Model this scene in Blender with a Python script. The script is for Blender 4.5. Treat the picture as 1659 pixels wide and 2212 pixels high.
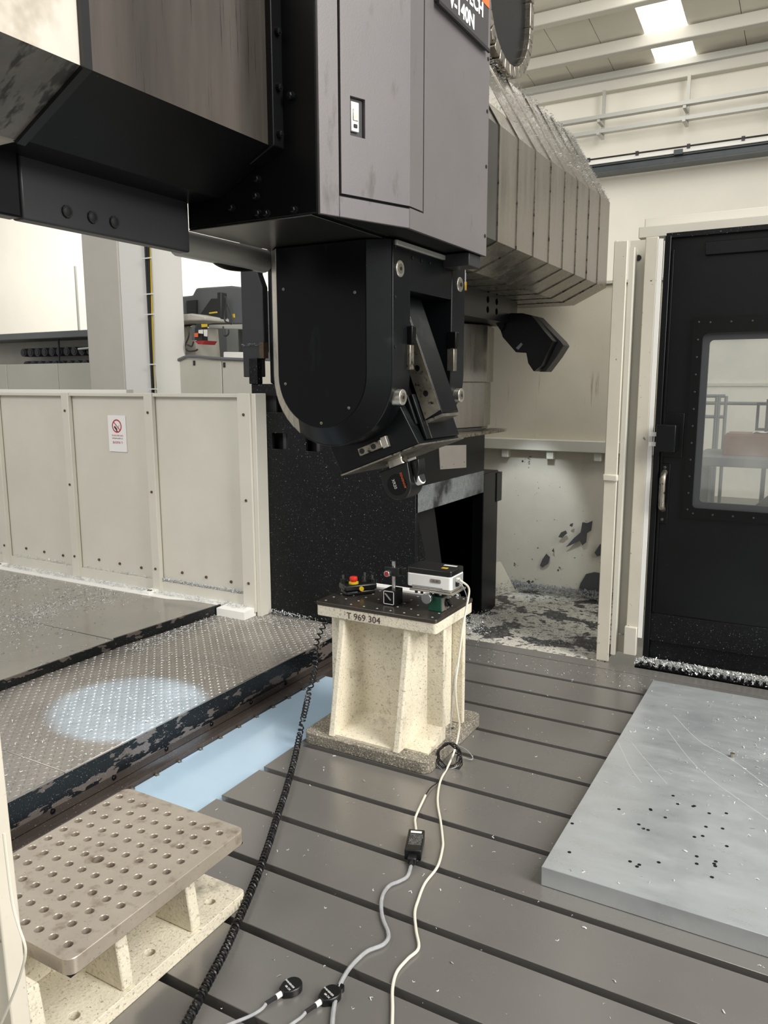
import bpy, bmesh, math, random
import numpy as np
from mathutils import Vector, Matrix
random.seed(7); rng = np.random.default_rng(7)
for o in list(bpy.data.objects): bpy.data.objects.remove(o)
scn = bpy.context.scene; C = scn.collection
PI = math.pi

# ---------------------------------------------------------------- camera, world, lights, exposure
F, HC = 1687.4, 1.2
yaw, pit, rol = [math.radians(a) for a in (29.466, 9.327, -0.0967)]
_f = np.array([-math.sin(yaw)*math.cos(pit), math.cos(yaw)*math.cos(pit), -math.sin(pit)])
_r = np.cross(_f, [0, 0, 1]); _r /= np.linalg.norm(_r); _u = np.cross(_r, _f)
_c, _s = math.cos(rol), math.sin(rol)
MR = np.array([_c*_r+_s*_u, -_s*_r+_c*_u, _f]); CAM = np.array([0, 0, HC])
cam = bpy.data.cameras.new('camera'); co = bpy.data.objects.new('camera', cam); C.objects.link(co)
cam.sensor_fit = 'HORIZONTAL'; cam.sensor_width = 36; cam.lens = F/1659*36; cam.clip_start = .02; cam.clip_end = 200
m4 = Matrix.Identity(4)
for i in range(3):
    m4[i][0], m4[i][1], m4[i][2], m4[i][3] = MR[0][i], MR[1][i], -MR[2][i], CAM[i]
co.matrix_world = m4; scn.camera = co
def PP(px, py, p0, n):
    """a measured picture point carried on to a real plane of the place"""
    d = MR.T @ np.array([(px-829.5)/F, -(py-1106)/F, 1]); n = np.array(n, float)
    t = ((np.array(p0, float)-CAM) @ n)/(d @ n); return Vector(CAM+d*t)
def P(px, py, ax, v):
    n = {'x': (1, 0, 0), 'y': (0, 1, 0), 'z': (0, 0, 1)}[ax]; return PP(px, py, np.array(n)*v, n)

scn.view_settings.view_transform = 'Standard'; scn.view_settings.look = 'None'
scn.view_settings.exposure = 0.12; scn.view_settings.gamma = 1; scn.view_settings.use_curve_mapping = False
w = bpy.data.worlds.new('hall_daylight'); scn.world = w; w.use_nodes = True
bg = w.node_tree.nodes['Background']; bg.inputs[0].default_value = (1.0, .985, .96, 1); bg.inputs[1].default_value = .52
def area(name, loc, target, sx, sy, power, col=(1, 1, 1)):
    l = bpy.data.lights.new(name, 'AREA'); l.shape = 'RECTANGLE'; l.size = sx; l.size_y = sy; l.energy = power; l.color = col
    o = bpy.data.objects.new(name, l); C.objects.link(o); o.location = loc
    o.rotation_euler = (Vector(target)-Vector(loc)).to_track_quat('-Z', 'Y').to_euler(); return o
area('hall_area_light', (5.0, 1.0, 5.2), (-.8, 2.0, 0), 2.2, 6, 760, (1, .97, .92))  # unseen soft key for the daylight from the upper right
area('hall_area_light', (-11.5, 8.6, 4.8), (-12, 12.0, 1.8), 12, 2.0, 430, (1, .97, .91))  # added fill, brightens the left part of the hall wall
area('hall_area_light', (-1.0, 8.2, 5.2), (-1.2, 12.0, 3.2), 5, 1.5, 40, (1, .97, .92))  # added fill for the hall wall and ceiling at right
area('hall_area_light', (-2.6, -1.5, 4.6), (-2.2, 2.2, .5), 3, 2, 150, (1, .97, .93))  # added fill that lifts the fence

# ---------------------------------------------------------------- materials
def lin(c): 
    return tuple(((v/255)/12.92 if v/255 <= .04045 else ((v/255+.055)/1.055)**2.4) for v in c)+(1,)
MATS = {}
def mk(name, col, rough=.5, metal=0, var=0, vs=4, stretch=(1, 1, 1), specks=(), bump=0, bs=150, rvar=0, spec=.5, coat=0):
    m = bpy.data.materials.new(name); m.use_nodes = True; nt = m.node_tree; N = nt.nodes; L = nt.links
    b = N['Principled BSDF']; b.inputs['Roughness'].default_value = rough; b.inputs['Metallic'].default_value = metal
    b.inputs['Specular IOR Level'].default_value = spec; b.inputs['Coat Weight'].default_value = coat
    tc = N.new('ShaderNodeTexCoord'); mp = N.new('ShaderNodeMapping'); mp.inputs['Scale'].default_value = stretch
    L.new(tc.outputs['Object'], mp.inputs[0])
    rgb = N.new('ShaderNodeRGB'); rgb.outputs[0].default_value = lin(col); cur = rgb.outputs[0]
    if var:
        n = N.new('ShaderNodeTexNoise'); n.inputs['Scale'].default_value = vs; n.inputs['Detail'].default_value = 6; n.inputs['Roughness'].default_value = .62
        L.new(mp.outputs[0], n.inputs['Vector'])
        mr = N.new('ShaderNodeMapRange'); mr.inputs['From Min'].default_value = .3; mr.inputs['From Max'].default_value = .7
        mr.inputs['To Min'].default_value = 1-var; mr.inputs['To Max'].default_value = 1+var; L.new(n.outputs[0], mr.inputs[0])
        mx = N.new('ShaderNodeMix'); mx.data_type = 'RGBA'; mx.blend_type = 'MULTIPLY'; mx.inputs[0].default_value = 1
        L.new(cur, mx.inputs['A']); L.new(mr.outputs[0], mx.inputs['B']); cur = mx.outputs['Result']
        if rvar:
            rr = N.new('ShaderNodeMapRange'); rr.inputs['From Min'].default_value = .3; rr.inputs['From Max'].default_value = .7
            rr.inputs['To Min'].default_value = max(0.02, rough-rvar); rr.inputs['To Max'].default_value = min(1, rough+rvar)
            L.new(n.outputs[0], rr.inputs[0]); L.new(rr.outputs[0], b.inputs['Roughness'])
    for (sc, lo, hi, c2, *st) in specks:
        n = N.new('ShaderNodeTexNoise'); n.inputs['Scale'].default_value = sc; n.inputs['Detail'].default_value = 4; n.inputs['Roughness'].default_value = .6
        if st:
            m2 = N.new('ShaderNodeMapping'); m2.inputs['Scale'].default_value = st[0]; L.new(tc.outputs['Object'], m2.inputs[0]); L.new(m2.outputs[0], n.inputs['Vector'])
        else: L.new(tc.outputs['Object'], n.inputs['Vector'])
        mr = N.new('ShaderNodeMapRange'); mr.inputs['From Min'].default_value = lo; mr.inputs['From Max'].default_value = hi; L.new(n.outputs[0], mr.inputs[0])
        mx = N.new('ShaderNodeMix'); mx.data_type = 'RGBA'; L.new(mr.outputs[0], mx.inputs[0]); L.new(cur, mx.inputs['A']); mx.inputs['B'].default_value = lin(c2); cur = mx.outputs['Result']
    L.new(cur, b.inputs['Base Color'])
    if bump:
        n = N.new('ShaderNodeTexNoise'); n.inputs['Scale'].default_value = bs; n.inputs['Detail'].default_value = 3; L.new(mp.outputs[0], n.inputs['Vector'])
        bp = N.new('ShaderNodeBump'); bp.inputs['Strength'].default_value = bump; bp.inputs['Distance'].default_value = .003
        L.new(n.outputs[0], bp.inputs['Height']); L.new(bp.outputs[0], b.inputs['Normal'])
    MATS[name] = m; return m
WH = (235, 238, 238)
mk('table_steel', (136, 133, 129), .27, .45, .07, 1.6, rvar=.05)
mk('slot_dark', (14, 15, 16), .6, .2)
mk('blue_lit_sheet', (186, 212, 232), .16, .25, .05, 2, rvar=.06)  # steel sheet; the blue lamp light on it is put into the colour
mk('black_paint', (10, 12, 14), .32, 0, .25, 5, specks=((300, .75, .77, (150, 155, 155)),), bump=.06, bs=60, spec=.28)
mk('black_clean', (8, 9, 10), .34, 0, .2, 5, bump=.04, bs=50, spec=.25)
mk('black_chips', (10, 12, 14), .42, 0, .3, 6, specks=((190, .67, .70, (170, 174, 174)), (420, .66, .71, (110, 114, 114))), spec=.25)
mk('black_peel', (16, 18, 20), .35, 0, .2, 6, specks=((9, .56, .575, (96, 88, 82), (1, 1, 3)), (300, .66, .7, (200, 202, 202))), spec=.4)
mk('brown_steel', (78, 70, 65), .4, .35, .2, 6, specks=((200, .66, .7, (190, 188, 184)),), rvar=.08)
mk('tread_steel', (150, 145, 138), .34, .4, .18, 5, rvar=.1)
mk('smooth_steel', (160, 156, 149), .18, .4, .16, 2.2, (1, .5, 1), rvar=.09)
mk('chip_coat', (118, 122, 122), .6, .2, .25, 40, specks=((5, .5, .62, (40, 42, 44)), (260, .55, .62, (40, 42, 44))))
mk('cream', (203, 200, 188), .45, 0, .05, 2.5, specks=((75, .74, .77, (120, 112, 98)),))
mk('cream_worn', (205, 199, 184), .5, 0, .07, 4, specks=((45, .68, .71, (120, 110, 92)), (11, .68, .7, (60, 58, 55))))
mk('cream_wall', (200, 194, 177), .5, 0, .06, 3, specks=((6, .62, .8, (140, 122, 92), (7, 7, .5)), (90, .72, .75, (90, 86, 78))))
mk('bare_primer', (78, 78, 78), .6, 0, .12, 30)
mk('cream_floor', (208, 204, 192), .5, 0, .08, 6, specks=((5, .53, .545, (58, 58, 57)), (26, .56, .6, (96, 96, 93)), (150, .55, .62, (120, 121, 120))))
mk('cast_cream', (222, 214, 193), .7, 0, .08, 9, specks=((130, .57, .72, (150, 140, 120)), (240, .63, .7, (80, 75, 66)), (11, .6, .78, (120, 113, 98))), bump=.5, bs=140)
mk('cast_grey', (128, 122, 110), .75, 0, .22, 14, specks=((170, .54, .62, (196, 189, 172)), (260, .56, .64, (54, 52, 49))), bump=.7, bs=120)
mk('plate_steel', (86, 80, 74), .3, .7, .14, 5, rvar=.08)
mk('perf_steel', (178, 168, 153), .34, .4, .10, 9, specks=((26, .55, .8, (122, 104, 86)), (160, .62, .75, (130, 118, 102))), rvar=.08)
mk('perf_edge', (120, 112, 104), .4, .6, .14, 12)
mk('aluminium', (206, 211, 213), .33, .6, .07, 7, (1, 3, 1), specks=((5, .5, .85, (176, 182, 186)),), rvar=.09)
mk('aluminium_side', (130, 130, 128), .42, .4, .1, 8, (6, 6, .4))
mk('chip', (214, 217, 218), .35, .35)
mk('chip_dull', (140, 143, 144), .45, .35)
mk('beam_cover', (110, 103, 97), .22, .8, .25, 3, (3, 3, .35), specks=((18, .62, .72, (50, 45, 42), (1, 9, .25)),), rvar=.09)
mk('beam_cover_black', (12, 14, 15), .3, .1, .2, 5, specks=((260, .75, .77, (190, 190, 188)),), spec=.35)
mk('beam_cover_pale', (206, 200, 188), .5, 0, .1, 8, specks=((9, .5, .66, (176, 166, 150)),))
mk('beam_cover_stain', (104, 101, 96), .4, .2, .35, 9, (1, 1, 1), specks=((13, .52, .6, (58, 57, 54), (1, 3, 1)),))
mk('way_cover_steel', (140, 135, 126), .28, .8, .16, 5, (3, 3, .3), rvar=.08)
mk('way_cover_dark', (88, 88, 85), .26, .8, .16, 5, (3, 3, .3))
mk('cabinet_grey', (106, 102, 103), .40, .15, .07, 3, specks=((12, .62, .8, (78, 74, 72), (2, 2, .6)),), bump=.05, bs=300)
mk('cabinet_dark', (46, 47, 49), .42, .15, .1, 4)
mk('head_black', (17, 20, 22), .32, .2, .25, 6, specks=((190, .75, .78, (150, 152, 150)), (7, .62, .72, (36, 40, 42))), spec=.3)
mk('head_panel', (7, 9, 11), .24, .1, .3, 3, specks=((6, .6, .75, (30, 38, 42), (2, 2, .7)), (200, .77, .79, (170, 172, 170))), spec=.22)
mk('bright_steel', (196, 192, 182), .3, .85, .15, 20, rvar=.08)
mk('worn_steel', (150, 144, 132), .35, .85, .35, 26, specks=((50, .56, .66, (52, 49, 45)),))
mk('chrome', (205, 207, 208), .14, .95)
mk('silver_plate', (158, 152, 146), .35, .5, .08, 6)
mk('brass', (186, 150, 72), .3, .9)
mk('white_plastic', (232, 232, 228), .4)
mk('white_cable', (224, 220, 204), .45)
mk('clear_cable', (176, 178, 180), .25, .25, .15, 60)
mk('black_rubber', (20, 20, 22), .38, 0, .1, 20)
mk('black_plastic', (16, 17, 18), .35, 0)
mk('red_button', (214, 44, 32), .35)
mk('yellow', (226, 190, 40), .45)
mk('green_paint', (18, 78, 58), .42, 0, .1, 20)
mk('paper', (228, 227, 224), .6, 0, .02, 6)
mk('print_red', (176, 62, 74), .6)
mk('print_dark', (70, 50, 54), .6)
mk('print_white', (232, 232, 230), .5)
mk('print_grey', (150, 150, 148), .5)
mk('orange', (232, 106, 52), .45)
mk('wall_white', (228, 224, 212), .75, 0, .03, 1.2)
mk('wall_grey', (206, 203, 193), .75, 0, .03, 1.5)
mk('ceiling_panel', (222, 218, 205), .75, 0, .06, 1.5)
mk('concrete', (196, 192, 183), .8, 0, .04, 3, specks=((30, .72, .75, (110, 106, 100)),))
mk('white_paint', (234, 233, 228), .6)
mk('tray_steel', (188, 188, 182), .4, .4)
mk('rail_dark', (66, 72, 74), .45, .2, .15, 6)
mk('hall_floor', (120, 118, 112), .4, 0, .12, 3)
mk('machine_grey', (104, 108, 110), .45, 0, .06, 4)
mk('machine_pale', (196, 194, 182), .5, 0, .04, 3)
mk('machine_dark', (42, 44, 46), .45, .1)
mk('magazine_grey', (178, 176, 166), .5, 0, .08, 6)
mk('wood', (126, 84, 60), .5, 0, .15, 8, (1, 1, 6))
mk('dark_bench', (64, 66, 68), .5, .1, .1, 5)
mk('red_paint', (170, 40, 44), .4)
mk('name_plate', (70, 68, 68), .38, .3)
mk('rust', (74, 58, 42), .7, 0, .3, 40)
def emis(name, col, s):
    m = bpy.data.materials.new(name); m.use_nodes = True; b = m.node_tree.nodes['Principled BSDF']
    b.inputs['Base Color'].default_value = lin(col); b.inputs['Emission Color'].default_value = lin(col); b.inputs['Emission Strength'].default_value = s; MATS[name] = m
emis('skylight', (255, 252, 244), 2.6)
emis('lamp_lens', (225, 238, 255), 2.0)
def glassm():
    m = bpy.data.materials.new('glass'); m.use_nodes = True; nt = m.node_tree; N = nt.nodes; L = nt.links; N.clear()
    out = N.new('ShaderNodeOutputMaterial'); t = N.new('ShaderNodeBsdfTransparent'); g = N.new('ShaderNodeBsdfGlossy'); d = N.new('ShaderNodeBsdfDiffuse')
    t.inputs[0].default_value = (.86, .88, .86, 1); g.inputs[0].default_value = (.9, .9, .9, 1); g.inputs[1].default_value = .04; d.inputs[0].default_value = (.45, .45, .43, 1)
    a = N.new('ShaderNodeMixShader'); a.inputs[0].default_value = .12; c = N.new('ShaderNodeMixShader')
    tc = N.new('ShaderNodeTexCoord'); n = N.new('ShaderNodeTexNoise'); n.inputs['Scale'].default_value = 5; L.new(tc.outputs['Object'], n.inputs['Vector'])
    mr = N.new('ShaderNodeMapRange'); mr.inputs['From Min'].default_value = .35; mr.inputs['From Max'].default_value = .75; mr.inputs['To Min'].default_value = .05; mr.inputs['To Max'].default_value = .3
    L.new(n.outputs[0], mr.inputs[0]); L.new(mr.outputs[0], c.inputs[0])
    L.new(t.outputs[0], a.inputs[1]); L.new(g.outputs[0], a.inputs[2]); L.new(a.outputs[0], c.inputs[1]); L.new(d.outputs[0], c.inputs[2]); L.new(c.outputs[0], out.inputs[0]); MATS['glass'] = m
glassm()

# ---------------------------------------------------------------- geometry helpers (all shapes in metres, world axes)
class B:
    def __init__(s): s.bm = bmesh.new()
    def face(s, pts): return s.bm.faces.new([s.bm.verts.new(p) for p in pts])
    def hexa(s, a, b):
        """a, b: two loops of equal length -> closed prism"""
        va = [s.bm.verts.new(p) for p in a]; vb = [s.bm.verts.new(p) for p in b]; n = len(a)
        s.bm.faces.new(va); s.bm.faces.new(list(reversed(vb)))
        for i in range(n): s.bm.faces.new((va[i], vb[i], vb[(i+1) % n], va[(i+1) % n]))
        return s
    def box(s, x0, x1, y0, y1, z0, z1):
        return s.hexa([(x0, y0, z0), (x1, y0, z0), (x1, y1, z0), (x0, y1, z0)], [(x0, y0, z1), (x1, y0, z1), (x1, y1, z1), (x0, y1, z1)])
    def prism(s, poly, ax, a, b):
        f = {'z': lambda p, v: (p[0], p[1], v), 'y': lambda p, v: (p[0], v, p[1]), 'x': lambda p, v: (v, p[0], p[1])}[ax]
        return s.hexa([f(p, a) for p in poly], [f(p, b) for p in poly])
    def obox(s, c, U, V, W, hu, hv, hw):
        c, U, V, W = map(Vector, (c, U, V, W))
        lo = [c+U*i*hu+V*j*hv-W*hw for i, j in ((-1, -1), (1, -1), (1, 1), (-1, 1))]
        return s.hexa(lo, [p+W*2*hw for p in lo])
    def cyl(s, p0, p1, r, n=16, r1=None):
        p0, p1 = Vector(p0), Vector(p1); d = (p1-p0).normalized(); a = d.orthogonal().normalized(); b = d.cross(a); r1 = r if r1 is None else r1
        A = [p0+(a*math.cos(t)+b*math.sin(t))*r for t in [2*PI*i/n for i in range(n)]]
        Bq = [p1+(a*math.cos(t)+b*math.sin(t))*r1 for t in [2*PI*i/n for i in range(n)]]
        return s.hexa(A, Bq)
    def tube(s, pts, r, n=8, rad=None):
        pts = [Vector(p) for p in pts]; prev = None; nrm = None
        for i, p in enumerate(pts):
            d = (pts[min(i+1, len(pts)-1)]-pts[max(i-1, 0)]).normalized()
            if nrm is None: nrm = d.orthogonal().normalized()
            nrm = (nrm-d*nrm.dot(d)).normalized(); b = d.cross(nrm); rr = rad[i] if rad else r
            ring = [s.bm.verts.new(p+(nrm*math.cos(2*PI*k/n)+b*math.sin(2*PI*k/n))*rr) for k in range(n)]
            if prev:
                for k in range(n): s.bm.faces.new((prev[k], prev[(k+1) % n], ring[(k+1) % n], ring[k]))
            else: s.bm.faces.new(list(reversed(ring)))
            prev = ring
        s.bm.faces.new(prev); return s
    def holed(s, outline, holes, ax, a, b):
        """plate with real holes; outline and holes are 2-D loops, a..b its thickness along ax"""
        f = {'z': lambda p, v: (p[0], p[1], v), 'y': lambda p, v: (p[0], v, p[1]), 'x': lambda p, v: (v, p[0], p[1])}[ax]
        for v in (a, b):
            es = []
            for loop in [outline]+list(holes):
                vs = [s.bm.verts.new(f(p, v)) for p in loop]
                es += [s.bm.edges.new((vs[i], vs[(i+1) % len(vs)])) for i in range(len(vs))]
            bmesh.ops.triangle_fill(s.bm, edges=es, use_beauty=True, use_dissolve=False)
        for loop in [outline]+list(holes):
            n = len(loop)
            for i in range(n):
                p, q = loop[i], loop[(i+1) % n]; s.face([f(p, a), f(q, a), f(q, b), f(p, b)])
        bmesh.ops.remove_doubles(s.bm, verts=s.bm.verts, dist=1e-5); return s
    def obj(s, name, mat, parent=None, bev=0, seg=2, smooth=30):
        bmesh.ops.recalc_face_normals(s.bm, faces=s.bm.faces)
        me = bpy.data.meshes.new(name); s.bm.to_mesh(me); s.bm.free()
        return place(name, me, mat, parent, bev, seg, smooth)
def place(name, me, mat, parent=None, bev=0, seg=2, smooth=30):
    me.materials.append(MATS[mat])
    if smooth: 
        for p in me.polygons: p.use_smooth = True
        me.set_sharp_from_angle(angle=math.radians(smooth))
    o = bpy.data.objects.new(name, me); C.objects.link(o)
    if bev:
        md = o.modifiers.new('bevel', 'BEVEL'); md.width = bev; md.segments = seg; md.limit_method = 'ANGLE'; md.angle_limit = math.radians(40)
    if parent: par(o, parent)
    return o
def par(o, p):
    o.parent = p
    if p.type == 'EMPTY': o.matrix_parent_inverse = Matrix.Translation(p.location).inverted()
def inst(name, me, parent, loc, rot=None):
    o = bpy.data.objects.new(name, me); C.objects.link(o); o.location = loc
    if rot: o.rotation_euler = rot
    if parent: par(o, parent)
    return o
def tag(o, label, cat, group=None):
    o['label'] = label; o['category'] = cat
    if group: o['group'] = group
    return o
def thing(name, label, cat, loc=(0, 0, 0), group=None):
    o = bpy.data.objects.new(name, None); C.objects.link(o); o.location = loc; o.empty_display_size = .05; return tag(o, label, cat, group)
def struct(o): o['kind'] = 'structure'; return o
def sempty(name, loc=(0, 0, 0)):
    o = bpy.data.objects.new(name, None); C.objects.link(o); o.location = loc; o.empty_display_size = .05; return struct(o)
def circ(cx, cy, r, n=14, a0=0): return [(cx+r*math.cos(2*PI*i/n+a0), cy+r*math.sin(2*PI*i/n+a0)) for i in range(n)]
def rect(x0, x1, y0, y1): return [(x0, y0), (x1, y0), (x1, y1), (x0, y1)]
def rrect(x0, x1, y0, y1, r, n=4):
    o = []
    for cx, cy, a in ((x1-r, y0+r, -PI/2), (x1-r, y1-r, 0), (x0+r, y1-r, PI/2), (x0+r, y0+r, PI)):
        o += [(cx+r*math.cos(a+PI/2*i/n), cy+r*math.sin(a+PI/2*i/n)) for i in range(n+1)]
    return o
def smooth_path(pts, k=8):
    pts = [Vector(p) for p in pts]; q = [pts[0]*2-pts[1]]+pts+[pts[-1]*2-pts[-2]]; out = []
    for i in range(1, len(q)-2):
        for j in range(k):
            t = j/k; a, b, c, d = q[i-1:i+3]
            out.append(.5*((2*b)+(c-a)*t+(2*a-5*b+4*c-d)*t*t+(3*b-a-3*c+d)*t**3))
    return out+[pts[-1]]
def boltmesh(name, ax, r, h, mat, socket=True):
    b = B(); d = {'x': Vector((1, 0, 0)), 'y': Vector((0, 1, 0)), 'z': Vector((0, 0, 1)), '-y': Vector((0, -1, 0))}[ax]
    b.cyl((0, 0, 0), d*h, r, 10)
    if socket: b.cyl(d*h, d*(h*1.25), r*.75, 6, r*.5)
    bmesh.ops.recalc_face_normals(b.bm, faces=b.bm.faces)
    me = bpy.data.meshes.new(name); b.bm.to_mesh(me); b.bm.free(); me.materials.append(MATS[mat])
    for p in me.polygons: p.use_smooth = True
    me.set_sharp_from_angle(angle=.6); return me
def bolts(parent, name, ax, r, h, mat, locs):
    me = boltmesh(name, ax, r, h, mat)
    for l in locs: inst(name, me, parent, l)
def text(name, s, size, mat, parent, loc, right, up, align='LEFT', depth=.0006, bold=0):
    cu = bpy.data.curves.new(name, 'FONT'); cu.body = s; cu.size = size; cu.align_x = align; cu.extrude = depth; cu.offset = bold
    t = bpy.data.objects.new(name+'_t', cu); C.objects.link(t); bpy.context.view_layer.update()
    me = bpy.data.meshes.new_from_object(t.evaluated_get(bpy.context.evaluated_depsgraph_get())); bpy.data.objects.remove(t); bpy.data.curves.remove(cu)
    r, u = Vector(right).normalized(), Vector(up).normalized(); n = r.cross(u)
    M = Matrix((( r.x, u.x, n.x, loc[0]), (r.y, u.y, n.y, loc[1]), (r.z, u.z, n.z, loc[2]), (0, 0, 0, 1)))
    me.transform(M); me.name = name; return place(name, me, mat, parent, smooth=0)
def swarf(name, mat, sampler, n, size, parent=None, up=.5, wid=.28):
    """a scatter of tiny curled chips: one mesh of little bent ribbons"""
    vs = []; fs = []
    for i in range(n):
        p = np.array(sampler()); s = size*(.4+1.3*random.random()**2); a = random.random()*2*PI; e = (random.random()-.3)*up
        d = np.array([math.cos(a), math.sin(a), e]); d /= np.linalg.norm(d); q = np.array([-math.sin(a), math.cos(a), random.uniform(-.6, .6)])*s*wid
        mid = np.array([0, 0, s*random.uniform(.1, .5)*up]); k = len(vs); bend = q*random.uniform(-2, 2)
        for c in (p-d*s/2, p+mid+bend, p+d*s/2): vs += [tuple(c-q/2), tuple(c+q/2)]
        fs += [(k, k+1, k+3, k+2), (k+2, k+3, k+5, k+4)]
    me = bpy.data.meshes.new(name); me.from_pydata(vs, [], fs); o = place(name, me, mat, parent, smooth=0); o['kind'] = 'stuff'; return o
U_ = random.uniform

# ================================================================ THE HALL
o = struct(B().box(-24, 9, -6, 12.4, -.46, -.4).obj('floor', 'hall_floor'))
wall = struct(B().box(-24, 9, 12, 12.3, -.4, 5.6).obj('wall_back', 'wall_white'))
trim = struct(B().box(-24, 9, 11.86, 12, 5.27, 5.52).obj('trim_1', 'wall_grey', bev=.01))
ceil = sempty('ceiling', (-1.5, 10, 5.7))
def cz(y): return 5.53+.12*(12-y)
xs = [-6.46, -5.88, -5.30, -4.73, -4.15, -3.58, -3.0, -2.43, -1.92, -1.30, -.72, -.14, .44, 1.02]
rows = [(8.4, 9.25), (9.25, 10.2), (10.2, 11.18), (11.18, 12.0)]
for i in range(len(xs)-1):
    for (y0, y1) in rows:
        g = .004; sky = xs[i] == -2.43
        b = B().hexa([(xs[i]+g, y0+g, cz(y0)), (xs[i+1]-g, y0+g, cz(y0)), (xs[i+1]-g, y1-g, cz(y1)), (xs[i]+g, y1-g, cz(y1))],
                     [(xs[i]+g, y0+g, cz(y0)+.04), (xs[i+1]-g, y0+g, cz(y0)+.04), (xs[i+1]-g, y1-g, cz(y1)+.04), (xs[i]+g, y1-g, cz(y1)+.04)])
        b.obj('skylight_pane' if sky else 'ceiling_panel', 'skylight' if sky else 'ceiling_panel', ceil, smooth=0)
B().hexa([(-6.46, 8.4, cz(8.4)+.05), (1.02, 8.4, cz(8.4)+.05), (1.02, 12, cz(12)+.05), (-6.46, 12, cz(12)+.05)],
         [(-6.46, 8.4, cz(8.4)+.07), (1.02, 8.4, cz(8.4)+.07), (1.02, 12, cz(12)+.07), (-6.46, 12, cz(12)+.07)]).obj('roof_backing', 'ceiling_panel', ceil)
for y in (9.25, 10.2, 11.18):
    B().box(-6.46, 1.02, y-.07, y+.07, cz(y)-.16, cz(y)-.012).obj('purlin', 'wall_grey', ceil, bev=.012)
# a cranked gutter edge on the left end of the ceiling
B().box(-4.62, -4.5, 10.2, 11.86, 5.28, 5.36).obj('gutter', 'tray_steel', ceil)
# cable trays on hangers
tray = thing('cable_tray', 'two perforated steel cable trays hung from brackets high on hall wall', 'cable tray', (-2, 11.7, 4.7))
for z, yy in ((4.83, 11.62), (4.67, 11.72)):
    b = B().box(-8, 3, yy-.05, yy+.05, z, z+.012); b.box(-8, 3, yy-.05, yy-.044, z+.012, z+.05); b.obj('tray', 'tray_steel', tray)
for x in (-5.1, -3.1, -1.97, -.85):
    h = B().box(x-.022, x+.022, 11.8, 11.84, 4.62, 5.27).obj('hanger', 'tray_steel', tray)
    for z in (4.82, 4.655): B().box(x-.02, x+.02, 11.56, 11.8, z-.035, z).obj('bracket', 'tray_steel', h)
t2 = B().box(-8, 3, 11.78, 11.86, 5.4, 5.44); t2.box(-8, 3, 11.78, 11.786, 5.44, 5.47)
tag(t2.obj('conduit_tray', 'tray_steel'), 'slim grey conduit tray fixed along the beam under the ceiling', 'cable tray')
cr = thing('crane_rail', 'dark crane rail beam with white top bar on hall wall', 'crane rail', (-2, 11.6, 4.1))
B().prism([(11.55, 4.10), (11.8, 4.10), (11.8, 4.12), (11.70, 4.12), (11.70, 4.20), (11.8, 4.20), (11.8, 4.215), (11.55, 4.215), (11.55, 4.2), (11.58, 4.19), (11.58, 4.13), (11.55, 4.12)], 'x', -9, 4).obj('girder', 'rail_dark', cr)
B().box(-9, 4, 11.52, 11.6, 4.222, 4.262).obj('top_bar', 'white_paint', cr)
B().tube([(-9, 11.5, 4.285), (4, 11.5, 4.285)], .012).obj('conductor', 'machine_dark', cr)
for i in range(9): B().box(-5.2+i*.66, -5.16+i*.66, 11.49, 11.53, 4.26, 4.31).obj('clip', 'machine_dark', cr)
B().box(-2.06, -1.95, 11.5, 11.55, 4.20, 4.262).obj('joint_plate', 'rail_dark', cr)
struct(B().box(-24, 9, 11.97, 12, 1.16, 1.20).obj('trim_2', 'wall_grey'))

# pillar and the cables on it
pil = sempty('pillar', (-6.6, 6.1, -.4))
B().box(-7.11, -6.56, 6.0, 6.5, -.4, 4.6).obj('shaft', 'concrete', pil, bev=.02)
B().box(-6.56, -6.15, 6.0, 6.5, -.4, 4.6).obj('pale_face', 'white_paint', pil, bev=.015)  # right part of the pillar, in a paler tone
cond = thing('cable_bundle', 'bundle of black and yellow-green cables tied down the white pillar', 'cables', (-6.08, 6.0, 0))
for k, (dx, r, m) in enumerate(((0, .022, 'black_rubber'), (.04, .014, 'black_rubber'), (.062, .008, 'yellow'), (.078, .007, 'tray_steel'))):
    zz = [-.4, .6, 1.2, 1.8, 2.3, 2.8, 3.6]
    B().tube(smooth_path([(-6.13+dx*(1+.25*math.sin(z*2+k)), 5.98-.01*k, z) for z in zz], 5), r).obj('cable', m, cond)
for z in (1.15, 1.4, 1.9, 2.1, 2.45): B().box(-6.16, -6.03, 5.935, 5.95, z-.006, z+.006).obj('tie', 'white_plastic', cond)
tag(B().tube([(-10.6, 8.8, 3.05), (-10.6, 8.8, -.4)], .02).obj('conduit_pipe', 'tray_steel'), 'thin grey pipe standing against the pale hall wall left of pillar', 'pipe')

# tool magazine, far left
mg = thing('tool_magazine', 'pale tool magazine with two rows of round grey tool pots behind fence', 'tool magazine', (-8.6, 6.6, -.4))
B().box(-10.2, -7.45, 6.9, 7.0, -.4, 1.80).obj('back_panel', 'magazine_grey', mg)
B().box(-10.2, -7.4, 6.45, 6.9, 1.75, 1.83).obj('top_cover', 'machine_grey', mg, bev=.01)
for x0, x1 in ((-10.2, -9.18), (-9.17, -8.2), (-8.19, -7.4)): B().box(x0, x1, 6.45, 6.5, -.4, 1.45).obj('front_panel', 'machine_pale', mg, bev=.006)
for z, off in ((1.60, 0), (1.44, .04)):
    B().box(-9.1, -7.4, 6.72, 6.78, z-.05, z+.06).obj('pot_rail', 'machine_grey', mg)
    for i in range(12):
        x = -9.05+off+i*.137
        q = B().cyl((x, 6.62, z), (x, 6.72, z), .052, 14).obj('tool_pot', 'dark_bench', mg)
        B().cyl((x, 6.612, z), (x, 6.62, z), .036, 12).obj('bore', 'machine_dark', q)
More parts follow.
